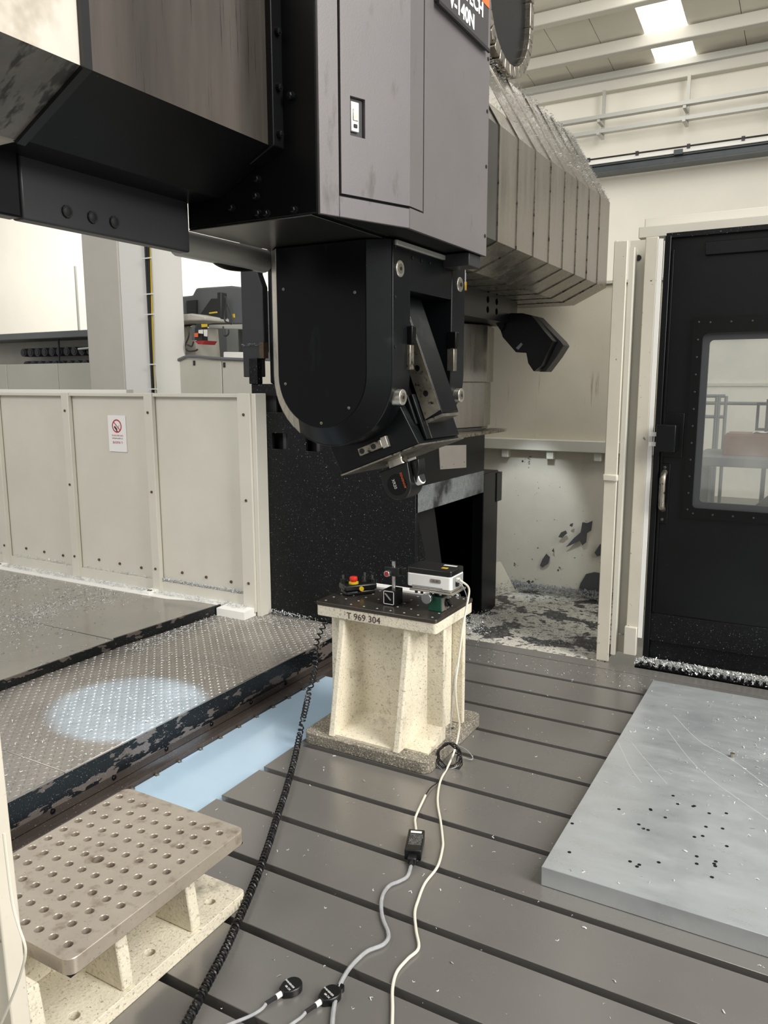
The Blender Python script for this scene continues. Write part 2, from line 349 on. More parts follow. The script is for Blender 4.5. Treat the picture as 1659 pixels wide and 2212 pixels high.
B().tube([(-8.35, 6.6, 1.4), (-8.33, 6.6, 1.76)], .012).obj('strut', 'machine_dark', mg)
B().cyl((-7.95, 6.58, 1.62), (-7.72, 6.58, 1.63), .02, 10).obj('gripper', 'chrome', mg)

# second machine behind the fence
m2 = thing('milling_machine', 'grey machine head with yellow labels above pale cabinets behind fence', 'machine', (-5.9, 6.8, -.4))
Y2 = 6.5
def q2(pts, y=Y2): return [(P(px, py, 'y', y).x, P(px, py, 'y', y).z) for px, py in pts]
B().prism(q2([(340, 776), (400, 773), (403, 880), (341, 880)]), 'y', Y2, Y2+.3).obj('side_panel', 'magazine_grey', m2)
B().prism(q2([(401, 774), (491, 777), (494, 880), (405, 880)]), 'y', Y2-.1, Y2+.5).obj('cabinet_panel', 'machine_pale', m2, bev=.006)
B().prism(q2([(493, 777), (560, 780), (560, 880), (496, 880)]), 'y', Y2-.1, Y2+.5).obj('cabinet_panel', 'machine_pale', m2, bev=.006)
B().prism(q2([(482, 760), (540, 761), (540, 776), (482, 776)]), 'y', Y2, Y2+.2).obj('switch_box', 'white_paint', m2, bev=.01)
B().prism(q2([(372, 642), (415, 638), (423, 622), (498, 617), (540, 622), (540, 700), (374, 700)], 7.1), 'y', 7.1, 7.9).obj('head_cover', 'machine_grey', m2, bev=.02)
B().prism(q2([(404, 650), (425, 648), (425, 682), (405, 683)], 7.08), 'y', 7.07, 7.1).obj('recess', 'machine_dark', m2)
B().prism(q2([(437, 680), (462, 645), (475, 645), (475, 632), (484, 632), (484, 690), (437, 690)], 6.9), 'y', 6.85, 6.95).obj('bracket', 'machine_dark', m2, bev=.01)
B().prism(q2([(361, 687), (440, 680), (470, 686), (470, 695), (436, 696), (362, 706)], 6.8), 'y', 6.6, 7.0).obj('beam', 'concrete', m2, bev=.015)
B().prism(q2([(456, 702), (540, 701), (540, 712), (456, 710)], 6.7), 'y', 6.66, 6.74).obj('link_arm', 'tray_steel', m2, bev=.008)
B().prism(q2([(384, 706), (434, 706), (440, 780), (388, 780)], 6.9), 'y', 6.8, 7.2).obj('column', 'concrete', m2, bev=.02)
B().cyl((-5.55, 7.1, .9), (-5.55, 7.1, 1.83), .28, 24).obj('drum', 'dark_bench', m2)
B().prism(q2([(437, 700), (449, 699), (450, 738), (438, 740)], 6.6), 'y', 6.5, 6.6).obj('motor', 'machine_dark', m2, bev=.01)
B().prism(q2([(421, 703), (428, 703), (428, 735), (421, 735)], 6.6), 'y', 6.55, 6.6).obj('plug_box', 'machine_grey', m2)
for pts, mat in (([(436, 700), (448, 700), (448, 706), (437, 707)], 'yellow'), ([(421, 720), (428, 719), (428, 728), (421, 728)], 'orange'), ([(430, 713), (439, 712), (439, 721), (430, 720)], 'white_plastic'), ([(441, 712), (448, 712), (448, 727), (442, 726)], 'white_plastic'),
                 ([(453, 675), (469, 673), (470, 676), (453, 678)], 'yellow'), ([(501, 679), (507, 678), (508, 686), (501, 686)], 'yellow')):
    B().prism(q2(pts, 6.48), 'y', 6.47, 6.48).obj('label_plate', mat, m2, smooth=0)
B().prism(q2([(428, 737), (449, 736), (444, 744), (434, 744)], 6.55), 'y', 6.5, 6.7).obj('red_flange', 'red_paint', m2)
for pts in ([(406, 705), (408, 725), (401, 745), (405, 758), (420, 758), (427, 755)], [(405, 745), (414, 748), (418, 738)], [(484, 640), (490, 650), (485, 690), (500, 700)], [(490, 655), (500, 680), (502, 700)], [(372, 650), (358, 680), (354, 700)], [(482, 705), (485, 725), (493, 722), (494, 712)]):
    B().tube(smooth_path([P(px, py, 'y', 6.45) for px, py in pts], 5), .009, 6).obj('cable', 'machine_dark', m2)
B().tube(smooth_path([P(px, py, 'y', 6.38) for px, py in [(333, 815), (345, 800), (395, 773), (420, 770), (470, 774), (540, 777)]], 6), .016, 7).obj('hose', 'machine_grey', m2)
for px, py in ((420, 779), (485, 783)): B().box(*(lambda p: (p.x-.012, p.x+.012, 6.39, 6.4, p.z-.05, p.z))(P(px, py, 'y', 6.4))).obj('hook', 'machine_dark', m2)
pm = thing('pump_unit', 'small pump with pipes seen between pillar and grey machine', 'pump', (-6.9, 8.3, -.4))
B().box(-8.0, -7.2, 8.4, 8.7, -.4, 1.95).obj('frame', 'machine_grey', pm, bev=.01)
B().cyl((-7.75, 8.3, 1.62), (-7.5, 8.3, 1.62), .07, 14).obj('motor', 'machine_dark', pm)
for i in range(4): B().tube([(-7.7+i*.06, 8.35, 1.2), (-7.7+i*.06, 8.35, 1.5)], .014, 7).obj('pipe', 'tray_steel', pm)

# ================================================================ MACHINE TABLE
tb = thing('machine_table', 'dark grey steel machine table with long parallel slots across the foreground', 'machine table', (0, 2, -.3))
TX0, TX1 = -1.475, 2.3
B().box(TX0+.004, TX1, .62, 3.30, -.3, -.034).obj('bed', 'slot_dark', tb)
edges = [.62, .83, 1.03, 1.23, 1.43, 1.63, 1.83, 2.03, 2.23, 2.43, 2.63, 2.83, 3.03, 3.23]
for i in range(len(edges)-1):
    B().box(TX0, TX1, edges[i], edges[i+1]-(.022 if i < 12 else .007), -.034, 0).obj('slot_land', 'table_steel', tb, bev=.0012, seg=1)
B().box(TX0, TX1, 3.23, 3.31, -.034, -.001).obj('edge_land', 'table_steel', tb, bev=.001, seg=1)
# polished cover strip left of the table
bl = thing('way_cover_sheet', 'polished sheet strip, blue lamp light in its colour, between the table and dark walkway', 'cover sheet', (-1.62, 2, -.06))
B().box(-1.765, -1.4755, .4, 2.62, -.05, -.02).obj('sheet', 'blue_lit_sheet', bl, bev=.002)
bolts(bl, 'screw', 'z', .007, .005, 'worn_steel', [(-1.758, 1.45+.1*i, -.02) for i in range(12)])

# ================================================================ WALKWAY
wk = thing('walkway_platform', 'raised black walkway with raised-pattern tread plates beside the table', 'walkway', (-2.2, 1.8, -.06))
B().box(-2.58, -1.836, .55, 2.925, -.35, .085).obj('frame', 'slot_dark', wk)
for y0, y1 in ((.55, 1.371), (1.373, 2.243), (2.245, 2.925)):
    B().box(-2.56, -1.83, y0, y1, .09, .1).obj('tread_plate', 'tread_steel', wk, bev=.0015, seg=1)
B().box(-1.836, -1.829, .55, 2.9, .0, .094).obj('front_skirt', 'black_peel', wk)
B().box(-1.829, -1.826, .55, 2.9, -.012, .012).obj('skirt_flange', 'brown_steel', wk)
B().box(-1.826, -1.79, .55, 2.9, -.05, -.012).obj('lower_ledge', 'brown_steel', wk, bev=.003)
B().box(-1.79, -1.7655, .55, 2.9, -.05, -.006).obj('rail_bar', 'brown_steel', wk, bev=.002)
bolts(wk, 'bolt', 'x', .008, .006, 'black_paint', [(-1.829, 1.1+.22*i, .006) for i in range(8)])
vs = []; fs = []; pt = .0205
for i in range(int(.72/pt)):
    for j in range(int(2.33/pt)):
        cx, cy = -2.545+(i+.5)*pt, .57+(j+.5)*pt
        a = PI/4 if (i+j) % 2 else -PI/4; ca, sa = math.cos(a), math.sin(a); k = len(vs); Lh, Wh = .0088, .0027
        for u, v, z in ((-Lh, 0, 0), (0, -Wh, 0), (Lh, 0, 0), (0, Wh, 0), (-Lh*.6, 0, .0022), (Lh*.6, 0, .0022)): vs.append((cx+u*ca-v*sa, cy+u*sa+v*ca, .1+z))
        fs += [(k, k+1, k+5, k+4), (k+1, k+2, k+5), (k+2, k+3, k+4, k+5), (k+3, k, k+4)]
me = bpy.data.meshes.new('tread_pattern'); me.from_pydata(vs, [], fs); o = place('tread_pattern', me, 'tread_steel', wk, smooth=0); o['kind'] = 'stuff'
up = thing('floor_plates', 'smooth dark steel floor plates with lipped edge strewn with bright swarf', 'floor plate', (-3.5, 1.8, .1))
B().hexa([(-3.26, .5, .1), (-2.545, .5, .1), (-2.545, 2.19, .1), (-3.26, 2.19, .1)], [(-3.26, .5, .135), (-2.545, .5, .135), (-2.545, 2.19, .135), (-3.26, 2.19, .135)]).obj('steel_plate', 'smooth_steel', up, bev=.002)
B().hexa([(-3.26, 2.194, .1), (-2.552, 2.194, .1), (-2.50, 2.80, .1), (-3.26, 2.80, .1)], [(-3.26, 2.194, .134), (-2.552, 2.194, .139), (-2.50, 2.80, .141), (-3.26, 2.80, .134)]).obj('steel_plate', 'smooth_steel', up, bev=.002)
for x0, x1 in ((-3.78, -3.264), (-5.2, -3.784)): B().box(x0, x1, .5, 2.80, .1, .134).obj('steel_plate', 'smooth_steel', up, bev=.002)
B().box(-2.545, -2.537, .5, 2.19, .1, .139).obj('edge_lip', 'black_peel', up)
B().hexa([(-2.552, 2.194, .1), (-2.543, 2.194, .1), (-2.491, 2.80, .1), (-2.50, 2.80, .1)], [(-2.552, 2.194, .143), (-2.543, 2.194, .143), (-2.491, 2.80, .146), (-2.50, 2.80, .146)]).obj('edge_lip', 'black_peel', up)
B().box(-5.2, -2.56, .5, 2.9, -.38, .098).obj('sub_frame', 'slot_dark', up)

# ================================================================ FENCE
FY = 2.87
fe = thing('fence', 'cream sheet-metal guard fence with bolted posts beyond the dark walkway', 'fence', (-3.3, FY, .1))
posts = [(-4.215, -4.155), (-3.60, -3.545), (-2.985, -2.93), (-2.385, -2.31)]
pan = [(-5.4, -4.19), (-4.19, -3.575), (-3.575, -2.96), (-2.96, -2.35)]
for x0, x1 in pan:
    B().box(x0, x1-.002, FY, FY+.012, .12, 1.14).obj('sheet_panel', 'cream', fe)
    B().box(x0, x1-.004, FY-.02, FY+.03, 1.138, 1.155).obj('top_rail', 'cream', fe, bev=.002)
    B().box(x0, x1-.004, FY-.012, FY, .12, .195).obj('kick_plate', 'cream', fe, bev=.002)
    bolts(fe, 'panel_bolt', '-y', .007, .005, 'rust', [(x1-.16*i-.13, FY-.001, .245+.004*i) for i in range(3)])
for i, (x0, x1) in enumerate(posts):
    B().box(x0, x1, FY-.03, FY-.004, .12, 1.157).obj('post', 'cream', fe, bev=.003)
    bolts(fe, 'post_bolt', '-y', .0065, .004, 'rust', [((x0+x1)/2, FY-.03, z) for z in (.26, .66, 1.06)])
B().box(-2.31, -2.285, FY-.02, FY+.06, .10, 1.157).obj('end_cap', 'cream', fe, bev=.003)
B().prism([(2.765, .1345), (2.865, .1345), (2.865, .142), (2.765, .138)], 'x', -5.4, -2.505).obj('sill_strip', 'white_paint', fe)
B().prism([(2.765, .1005), (2.865, .1005), (2.865, .142), (2.765, .138)], 'x', -2.488, -2.32).obj('sill_strip', 'white_paint', fe)
for x in (-4.19, -2.965): 
    s_ = B().box(x-.035, x+.02, 2.775, 2.865, .128, .152).obj('foot_bracket', 'white_paint', fe, bev=.003)
    bolts(fe, 'foot_bolt', 'z', .006, .004, 'rust', [(x-.01, 2.80, .152), (x+.004, 2.803, .152)])
# the notice on the fence
nt_ = thing('notice', 'white laminated notice with red no-pressing symbol on the cream fence', 'sign', (-3.21, FY-.003, .85))
B().box(-3.277, -3.147, FY-.004, FY-.001, .852, 1.04).obj('sheet', 'paper', nt_)
yy = FY-.0042
def ring(cx, cz_, r0, r1, name, mat, n=28):
    b = B()
    for i in range(n):
        a, c = 2*PI*i/n, 2*PI*(i+1)/n
        b.hexa([(cx+r*math.cos(t), yy, cz_+r*math.sin(t)) for r, t in ((r0, a), (r1, a), (r1, c), (r0, c))], [(cx+r*math.cos(t), yy-.0005, cz_+r*math.sin(t)) for r, t in ((r0, a), (r1, a), (r1, c), (r0, c))])
    bmesh.ops.remove_doubles(b.bm, verts=b.bm.verts, dist=1e-6); return b.obj(name, mat, nt_, smooth=0)
ring(-3.212, .985, .028, .035, 'symbol_ring', 'print_red')
B().obox((-3.212, yy-.0003, .985), (.72, 0, -.69), (.69, 0, .72), (0, 1, 0), .03, .0026, .0003).obj('symbol_bar', 'print_red', nt_, smooth=0)
B().obox((-3.221, yy-.0002, .974), (.7, 0, -.71), (.71, 0, .7), (0, 1, 0), .013, .0055, .0002).obj('symbol_hand', 'print_dark', nt_, smooth=0)
B().obox((-3.213, yy-.0002, .960), (.95, 0, -.3), (.3, 0, .95), (0, 1, 0), .006, .003, .0002).obj('symbol_hand', 'print_dark', nt_, smooth=0)
B().obox((-3.197, yy-.0002, .985), (.5, 0, .86), (.86, 0, -.5), (0, 1, 0), .007, .001, .0002).obj('symbol_hand', 'print_dark', nt_, smooth=0)
text('lettering', 'TELEKOMPE BAS', .0115, 'print_red', nt_, (-3.212, yy, .932), (1, 0, 0), (0, 0, 1), 'CENTER', .0003)
text('lettering', 'TEZGAHLARIN UZ', .0095, 'print_dark', nt_, (-3.212, yy, .918), (1, 0, 0), (0, 0, 1), 'CENTER', .0003)
text('lettering', 'BASMA !!', .0185, 'print_red', nt_, (-3.212, yy, .894), (1, 0, 0), (0, 0, 1), 'CENTER', .0004)
# rail behind the fence
tag(B().box(-5.4, -3.33, 3.05, 3.1, 1.14, 1.17).obj('handrail', 'white_paint'), 'white rail just behind the top of the cream fence', 'rail')

# ================================================================ COLUMN
cl = thing('machine_column', 'tall black column base dusted with swarf behind the stand', 'machine column', (-1.95, 3.3, 0))
CX0, CX1, CY0, CY1 = -2.37, -1.50, 2.93, 3.69
B().holed([(CX0, 0), (CX1, 0), (CX1, .95), (-1.7, .95), (-1.7, 1.2), (CX0, 1.2)], [rect(-2.257, -2.169, .899, .974), rect(-2.066, -1.977, .896, .972), rect(-2.34, -2.1, 1.07, 1.145)], 'y', CY0, CY0+.02).obj('face_plate', 'black_chips', cl, bev=.0015, seg=1)
B().box(CX0, CX1-.06, CY0+.06, CY1, -.1, .95).obj('core', 'slot_dark', cl)
B().box(CX0, CX0+.05, CY0+.02, CY1, -.1, .95).obj('side_plate', 'black_paint', cl)
B().box(CX0+.005, -1.75, 3.0, 3.6, .95, 1.2).obj('core', 'slot_dark', cl)
B().box(-2.335, -2.25, CY0+.03, CY0+.04, 1.07, 1.145).obj('recess_panel', 'cabinet_dark', cl)
for x in (-2.21, -2.02): B().cyl((x, CY0+.05, .85), (x, CY0+.05, .98), .017, 10).obj('clamp_rod', 'dark_bench', cl)
b = B().box(CX1-.05, CX1, CY0+.02, CY1, .765, .948); b.obj('overhang_upper', 'black_paint', cl, bev=.002)
B().box(CX1-.25, CX1, CY0+.005, CY1, .652, .764).obj('overhang_lower', 'chip_coat', cl, bev=.002)
B().box(CX1-.06, CX1+.025, CY0+.1, 3.93, .95, .966).obj('flange', 'worn_steel', cl)
B().hexa([(CX1-.09, CY0+.02, 0), (CX1-.02, CY0+.3, 0), (CX1-.02, CY0+.32, 0), (CX1-.12, CY0+.05, 0)], [(CX1-.09, CY0+.02, .652), (CX1-.02, CY0+.02, .652), (CX1-.02, CY0+.05, .652), (CX1-.12, CY0+.05, .652)]).obj('chute_plate', 'black_chips', cl)
B().hexa([(CX1-.16, CY0+.5, .0), (CX1-.06, CY0+.5, .0), (CX1-.06, CY1, 0), (CX1-.16, CY1, 0)], [(CX1-.16, CY0+.3, .65), (CX1-.06, CY0+.3, .65), (CX1-.06, CY1, .65), (CX1-.16, CY1, .65)]).obj('chute_back', 'black_chips', cl)
B().box(CX1-.32, CX1, CY1, CY1+.20, 0, .748).obj('front_leg', 'black_paint', cl, bev=.004)
B().box(CX1-.02, CX1+.005, CY1+.17, CY1+.245, .58, .735).obj('leg_bracket', 'black_paint', cl, bev=.003)
b = B(); p = [P(px, py, 'x', CX1) for px, py in ((947, 963), (1006, 961), (1006, 1010), (950, 1014))]
b.hexa([(CX1, q.y, q.z) for q in p], [(CX1+.003, q.y, q.z) for q in p]); b.obj('data_plate', 'silver_plate', cl)
bolts(cl, 'rivet', 'x', .003, .002, 'worn_steel', [(CX1+.003, y, .83) for y in (3.18, 3.31, 3.43)])
# upper column shaft and side panel seen left of the head
B().box(-2.30, -1.75, CY0+.05, 3.9, 1.2, 2.6).obj('shaft', 'head_black', cl, bev=.01)
p = [(-2.432, 1.232), (-2.33, 1.232), (-2.33, 1.31), (-2.305, 1.35), (-2.305, 1.64), (-2.33, 1.70), (-2.33, 2.3), (-2.432, 2.3)]
B().prism(p, 'y', CY0+.02, CY0+.06).obj('guard_panel', 'cabinet_dark', cl, bev=.004)
B().box(-2.375, -2.325, CY0-.01, CY0+.03, 1.2, 1.318).obj('stop_block', 'black_chips', cl, bev=.003)
B().box(-2.325, -2.30, CY0+.01, CY0+.045, 1.318, 1.39).obj('worn_patch', 'rust', cl)
tag(swarf('swarf_line', 'chip', lambda: (U_(-2.43, -2.31), CY0+.01, 1.375+.01*random.random()), 60, .007), 'thin line of pale swarf along the black column panel', 'swarf')
# vertical way covers on the column
wc = thing('vertical_way_cover', 'two brushed steel telescopic covers stacked on the black column', 'way cover', (-1.6, 3.5, .97))
def vplan(k): return [(-1.69-k, 3.05), (-1.50-k, 3.70-k), (-1.555-k, 3.925-k*1.5), (-1.748, 3.925-k*1.5), (-1.748, 3.05)]
B().prism(vplan(.0), 'z', 1.208, 1.485).obj('cover_stage', 'way_cover_steel', wc, bev=.002)
B().prism(vplan(.008), 'z', .985, 1.206).obj('cover_stage', 'way_cover_steel', wc, bev=.002)
B().prism(vplan(.016), 'z', .966, .984).obj('cover_stage', 'way_cover_dark', wc, bev=.002)

# ================================================================ BEAM
bm_ = thing('cross_beam', 'black cross beam with telescopic steel way covers running overhead', 'cross beam', (-1.3, 2, 1.6))
def prof(k): return [(-1.05-k, 2.106-k), (-1.05-k, 1.687+k*.5), (-1.216-k, 1.606+k), (-1.60, 1.606+k), (-1.60, 2.45-k), (-1.25-k, 2.45-k)]
ye = [2.102, 2.72, 2.905, 3.09, 3.275, 3.46, 3.645, 3.83, 4.015, 4.2]
for i in range(len(ye)-1):
    k = .003*(len(ye)-2-i)
    B().prism(prof(k), 'y', ye[i], ye[i+1]-.003).obj('cover_stage', 'way_cover_dark' if i == 0 else 'way_cover_steel', bm_, smooth=0)  # first stage darker: a dark reflection is put into its colour
    if i: B().prism([(-1.0492-k, 2.1065-k), (-1.0492-k, 1.6865+k*.5), (-1.2165-k, 1.6045+k), (-1.24-k, 1.6045+k), (-1.06-k, 1.70), (-1.06-k, 2.10)], 'y', ye[i]-.002, ye[i]+.0005).obj('seam_edge', 'worn_steel', bm_, smooth=0)
    if not i: B().hexa([(-1.048, ye[0], 2.108), (-1.248, ye[0], 2.453), (-1.25, ye[0], 2.45), (-1.05, ye[0], 2.105)], [(-1.048, ye[1], 2.108), (-1.248, ye[1], 2.453), (-1.25, ye[1], 2.45), (-1.05, ye[1], 2.105)]).obj('slope_sheet', 'bright_steel', bm_, smooth=0)
def stage(y0, y1, k, faces):
    p = prof(k)
    for nm, i, mat in faces:
        a, c = p[i], p[(i+1) % 6]; dx, dz = c[0]-a[0], c[1]-a[1]; l = math.hypot(dx, dz); n = (dz/l*.012, -dx/l*.012)
        n = (-abs(n[0]) if i < 2 else n[0], abs(n[1]) if i in (1, 2) else n[1])
        B().prism([a, c, (c[0]+n[0], c[1]+n[1]), (a[0]+n[0], a[1]+n[1])], 'y', y0, y1).obj(nm, mat, bm_, smooth=0)
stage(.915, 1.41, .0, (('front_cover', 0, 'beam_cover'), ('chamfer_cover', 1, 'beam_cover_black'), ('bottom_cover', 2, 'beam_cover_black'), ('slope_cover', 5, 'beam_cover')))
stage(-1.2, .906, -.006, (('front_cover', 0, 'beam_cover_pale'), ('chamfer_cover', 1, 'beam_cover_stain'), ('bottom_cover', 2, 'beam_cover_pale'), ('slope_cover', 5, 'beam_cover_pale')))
B().prism([(-1.035, 2.12), (-1.035, 1.68), (-1.207, 1.594), (-1.222, 1.604), (-1.06, 1.695), (-1.06, 2.12)], 'y', .900, .916).obj('wiper_edge', 'black_rubber', bm_)
B().prism([(-1.036, 2.9), (-1.036, 1.685), (-1.10, 1.655), (-1.10, 2.9)], 'y', 1.375, 1.412).obj('wiper_flange', 'black_clean', bm_, bev=.002)
bolts(bm_, 'bolt', 'x', .008, .008, 'black_paint', [(-1.036, 1.393, z) for z in (1.71, 1.80, 1.905, 2.03, 2.16)])
B().box(-1.60, -1.22, -1.2, 1.41, 1.63, 2.25).obj('beam_core', 'black_clean', bm_)
B().box(-1.335, -1.30, -1.2, .97, 1.497, 1.61).obj('lower_casting', 'black_paint', bm_, bev=.004)
B().box(-1.335, -1.303, .974, 1.405, 1.497, 1.61).obj('lower_casting', 'cabinet_dark', bm_, bev=.004)
bolts(bm_, 'plug', 'x', .012, .004, 'slot_dark', [(-1.303, y, 1.527) for y in (1.07, 1.13, 1.185)])
B().box(-1.60, -1.25, 2.1, 4.15, 1.68, 2.25).obj('beam_core', 'black_clean', bm_)
# carriage bracket over the column with drilled holes
B().holed([(2.3, 1.492), (3.74, 1.492), (3.74, 1.672), (2.3, 1.672)], [circ(y, z, .016, 12) for y in (2.95, 3.02, 3.45, 3.56) for z in (1.535, 1.58, 1.625)], 'x', -1.42, -1.40).obj('carriage_plate', 'black_paint', bm_)
B().box(-1.75, -1.421, 2.3, 3.9, 1.492, 1.675).obj('carriage_block', 'black_clean', bm_)
sw = swarf('swarf_on_beam', 'chip', lambda: (lambda t, y: (-1.05-.2*t, y, 2.112+.344*t+.004*random.random()))(random.random(), 4.2-2.0*random.random()**1.3), 4200, .008, up=.5)
tag(sw, 'glittering heap of swarf on the sloping top of the beam covers', 'swarf')
# work lamp tube under the beam
wl = thing('lamp_tube', 'grey tube work lamp with cable under the overhead beam', 'work lamp', (-1.4, 1.7, 1.53))
B().tube([(-1.4, 1.47, 1.537), (-1.4, 1.475, 1.537), (-1.4, 1.80, 1.537)], .032, 18).obj('tube_body', 'tray_steel', wl)
B().cyl((-1.4, 1.80, 1.537), (-1.4, 1.84, 1.537), .026, 14).obj('end_fitting', 'black_plastic', wl)
B().tube(smooth_path([P(px, py, 'x', -1.4) for px, py in ((455, 548), (462, 562), (485, 575), (520, 580), (555, 577), (575, 570))], 6), .008).obj('cable', 'black_rubber', wl)
sp = bpy.data.lights.new('lamp_tube_light', 'SPOT'); sp.energy = 220; sp.spot_size = math.radians(21); sp.spot_blend = .35; sp.color = (.5, .74, 1); sp.shadow_soft_size = .02
so = bpy.data.objects.new('lamp_tube_light', sp); C.objects.link(so); so.location = (-1.44, 1.62, 1.49); so.rotation_euler = (P(285, 1530, 'z', .1)-Vector(so.location)).to_track_quat('-Z', 'Y').to_euler()
par(so, wl)
# energy chain on the beam
ec = thing('energy_chain', 'black looped cable chain with silver links above the beam', 'cable chain', (-1.25, 3.2, 2.45))
B().prism([(3.0, 2.9)]+[(3.23+.23*math.cos(a), 2.70+.22*math.sin(a)) for a in [PI+PI*i/14 for i in range(15)]]+[(3.46, 2.9), (3.46, 3.2), (3.0, 3.2)], 'x', -1.40, -1.26).obj('chain_web', 'black_paint', ec)
path = [(3.0-.0, 3.2), (3.0, 3.0), (3.0, 2.85)]+[(3.235+.25*math.cos(a), 2.70+.24*math.sin(a)) for a in [PI+PI*i/14 for i in range(15)]]+[(3.485, 2.8), (3.485, 2.95), (3.485, 3.15)]
for i in range(len(path)-1):
    (a, b_), (c, d) = path[i], path[i+1]; l = math.hypot(c-a, d-b_)
    B().obox((-1.32, (a+c)/2, (b_+d)/2), (0, (c-a)/l, (d-b_)/l), (1, 0, 0), (0, -(d-b_)/l, (c-a)/l), l*.47, .085, .022).obj('chain_link', 'worn_steel', ec, bev=.004)

# ================================================================ SPINDLE CARRIAGE WITH ITS FRONT CABINET
sd = thing('spindle_carriage', 'large dark carriage with grey front cabinet hanging on the beam', 'machine head', (-1.1, 1.8, 1.55))
ZB, ZT = 1.548, 2.85
A0, A1, A2 = Vector((-.949, 1.412, 0)), Vector((-.86, 1.643, 0)), Vector((-.86, 2.10, 0))
B().box(-1.312, -.955, 1.412, 2.09, ZB+.002, ZT).obj('saddle_box', 'black_clean', sd, bev=.003)
B().prism([(-.955, 1.418), (-.868, 1.645), (-.868, 2.095), (-.955, 2.095)], 'z', ZB+.004, ZT).obj('cabinet_core', 'slot_dark', sd)
dn = (A1-A0).normalized(); nn = Vector((dn.y, -dn.x, 0))
def pan1(t0, t1, z0, z1, name, mat, th=.008, off=0):
    a, c = A0.lerp(A1, t0)+nn*off, A0.lerp(A1, t1)+nn*off
    return B().hexa([(a.x, a.y, z0), (c.x, c.y, z0), (c.x-nn.x*th, c.y-nn.y*th, z0), (a.x-nn.x*th, a.y-nn.y*th, z0)], [(a.x, a.y, z1), (c.x, c.y, z1), (c.x-nn.x*th, c.y-nn.y*th, z1), (a.x-nn.x*th, a.y-nn.y*th, z1)]).obj(name, mat, sd, bev=.0012, seg=1)
pan1(0, .205, ZB, ZT, 'corner_panel', 'cabinet_grey')
pan1(.205, 1.0, ZB, 1.590, 'lower_panel', 'cabinet_grey')
def tz(px, py): 
    q = PP(px, py, A0, nn); return (Vector((q.x, q.y, 0))-A0).dot(dn)/(A1-A0).length, q.z
(tA, zA), (tB, zB) = tz(756, 206), tz(789, 300)
# access door, bent round the corner, with a recess for its latch
b = B()
for t0, t1, z0, z1 in ((.228, tA, 1.596, ZT), (tB, 1.0, 1.596, ZT), (tA, tB, 1.596, zB), (tA, tB, zA, ZT)):
    a, c = A0.lerp(A1, t0), A0.lerp(A1, t1)
    b.hexa([(a.x, a.y, z0), (c.x, c.y, z0), (c.x-nn.x*.008, c.y-nn.y*.008, z0), (a.x-nn.x*.008, a.y-nn.y*.008, z0)], [(a.x, a.y, z1), (c.x, c.y, z1), (c.x-nn.x*.008, c.y-nn.y*.008, z1), (a.x-nn.x*.008, a.y-nn.y*.008, z1)])
b.box(-.868, -.86, 1.643, 1.708, 1.596, 2.11)
bmesh.ops.remove_doubles(b.bm, verts=b.bm.verts, dist=1e-5)
dr = b.obj('access_door', 'cabinet_grey', sd, smooth=0)
a, c = A0.lerp(A1, tA), A0.lerp(A1, tB)
def latch(t0, t1, z0, z1, off, th, name, mat):
    a, c = A0.lerp(A1, t0)-nn*off, A0.lerp(A1, t1)-nn*off
    return B().hexa([(a.x, a.y, z0), (c.x, c.y, z0), (c.x-nn.x*th, c.y-nn.y*th, z0), (a.x-nn.x*th, a.y-nn.y*th, z0)], [(a.x, a.y, z1), (c.x, c.y, z1), (c.x-nn.x*th, c.y-nn.y*th, z1), (a.x-nn.x*th, a.y-nn.y*th, z1)]).obj(name, mat, dr, bev=.001, seg=1)
latch(tA, tB, zB, zA, .0078, .002, 'latch_recess', 'cabinet_dark')
w_ = tB-tA
latch(tA+.1*w_, tA+.62*w_, zB+.13*(zA-zB), zA-.12*(zA-zB), .0015, .006, 'latch', 'white_plastic')
latch(tA+.2*w_, tA+.55*w_, zB+.40*(zA-zB), zA-.30*(zA-zB), -.0005, .002, 'latch_button', 'bright_steel')
latch(tA+.25*w_, tA+.5*w_, zB+.22*(zA-zB), zB+.32*(zA-zB), -.0002, .002, 'key_slot', 'black_plastic')
b = B(); b.box(-.868, -.86, 1.7125, 2.1, ZB, ZT); b.box(-.868, -.86, 1.643, 1.7125, ZB, 1.592); b.box(-.868, -.86, 1.643, 1.7125, 2.114, ZT)
b.obj('front_panel', 'cabinet_grey', sd, smooth=0)
B().box(-1.0, -.862, 2.0925, 2.099, ZB, ZT).obj('end_panel', 'cabinet_dark', sd)
B().box(-.95, -.872, 2.01, 2.088, 1.514, ZB).obj('lower_skirt', 'cabinet_dark', sd, bev=.002)
bolts(sd, 'panel_screw', 'x', .005, .0015, 'black_plastic', [(-.86, 2.088, z) for z in (1.60, 1.78, 1.92, 2.05)])
bolts(sd, 'bolt', '-y', .009, .009, 'black_paint', [(P(px, py, 'y', 1.412).x, 1.412, P(px, py, 'y', 1.412).z) for px, py in ((555, 425), (558, 388), (503, 450), (560, 462), (578, 462), (637, 454), (630, 208))])
B().box(-1.312, -.97, 1.412, 2.09, ZB-.0015, ZB+.002).obj('bottom_plate', 'way_cover_dark', sd, bev=.002)
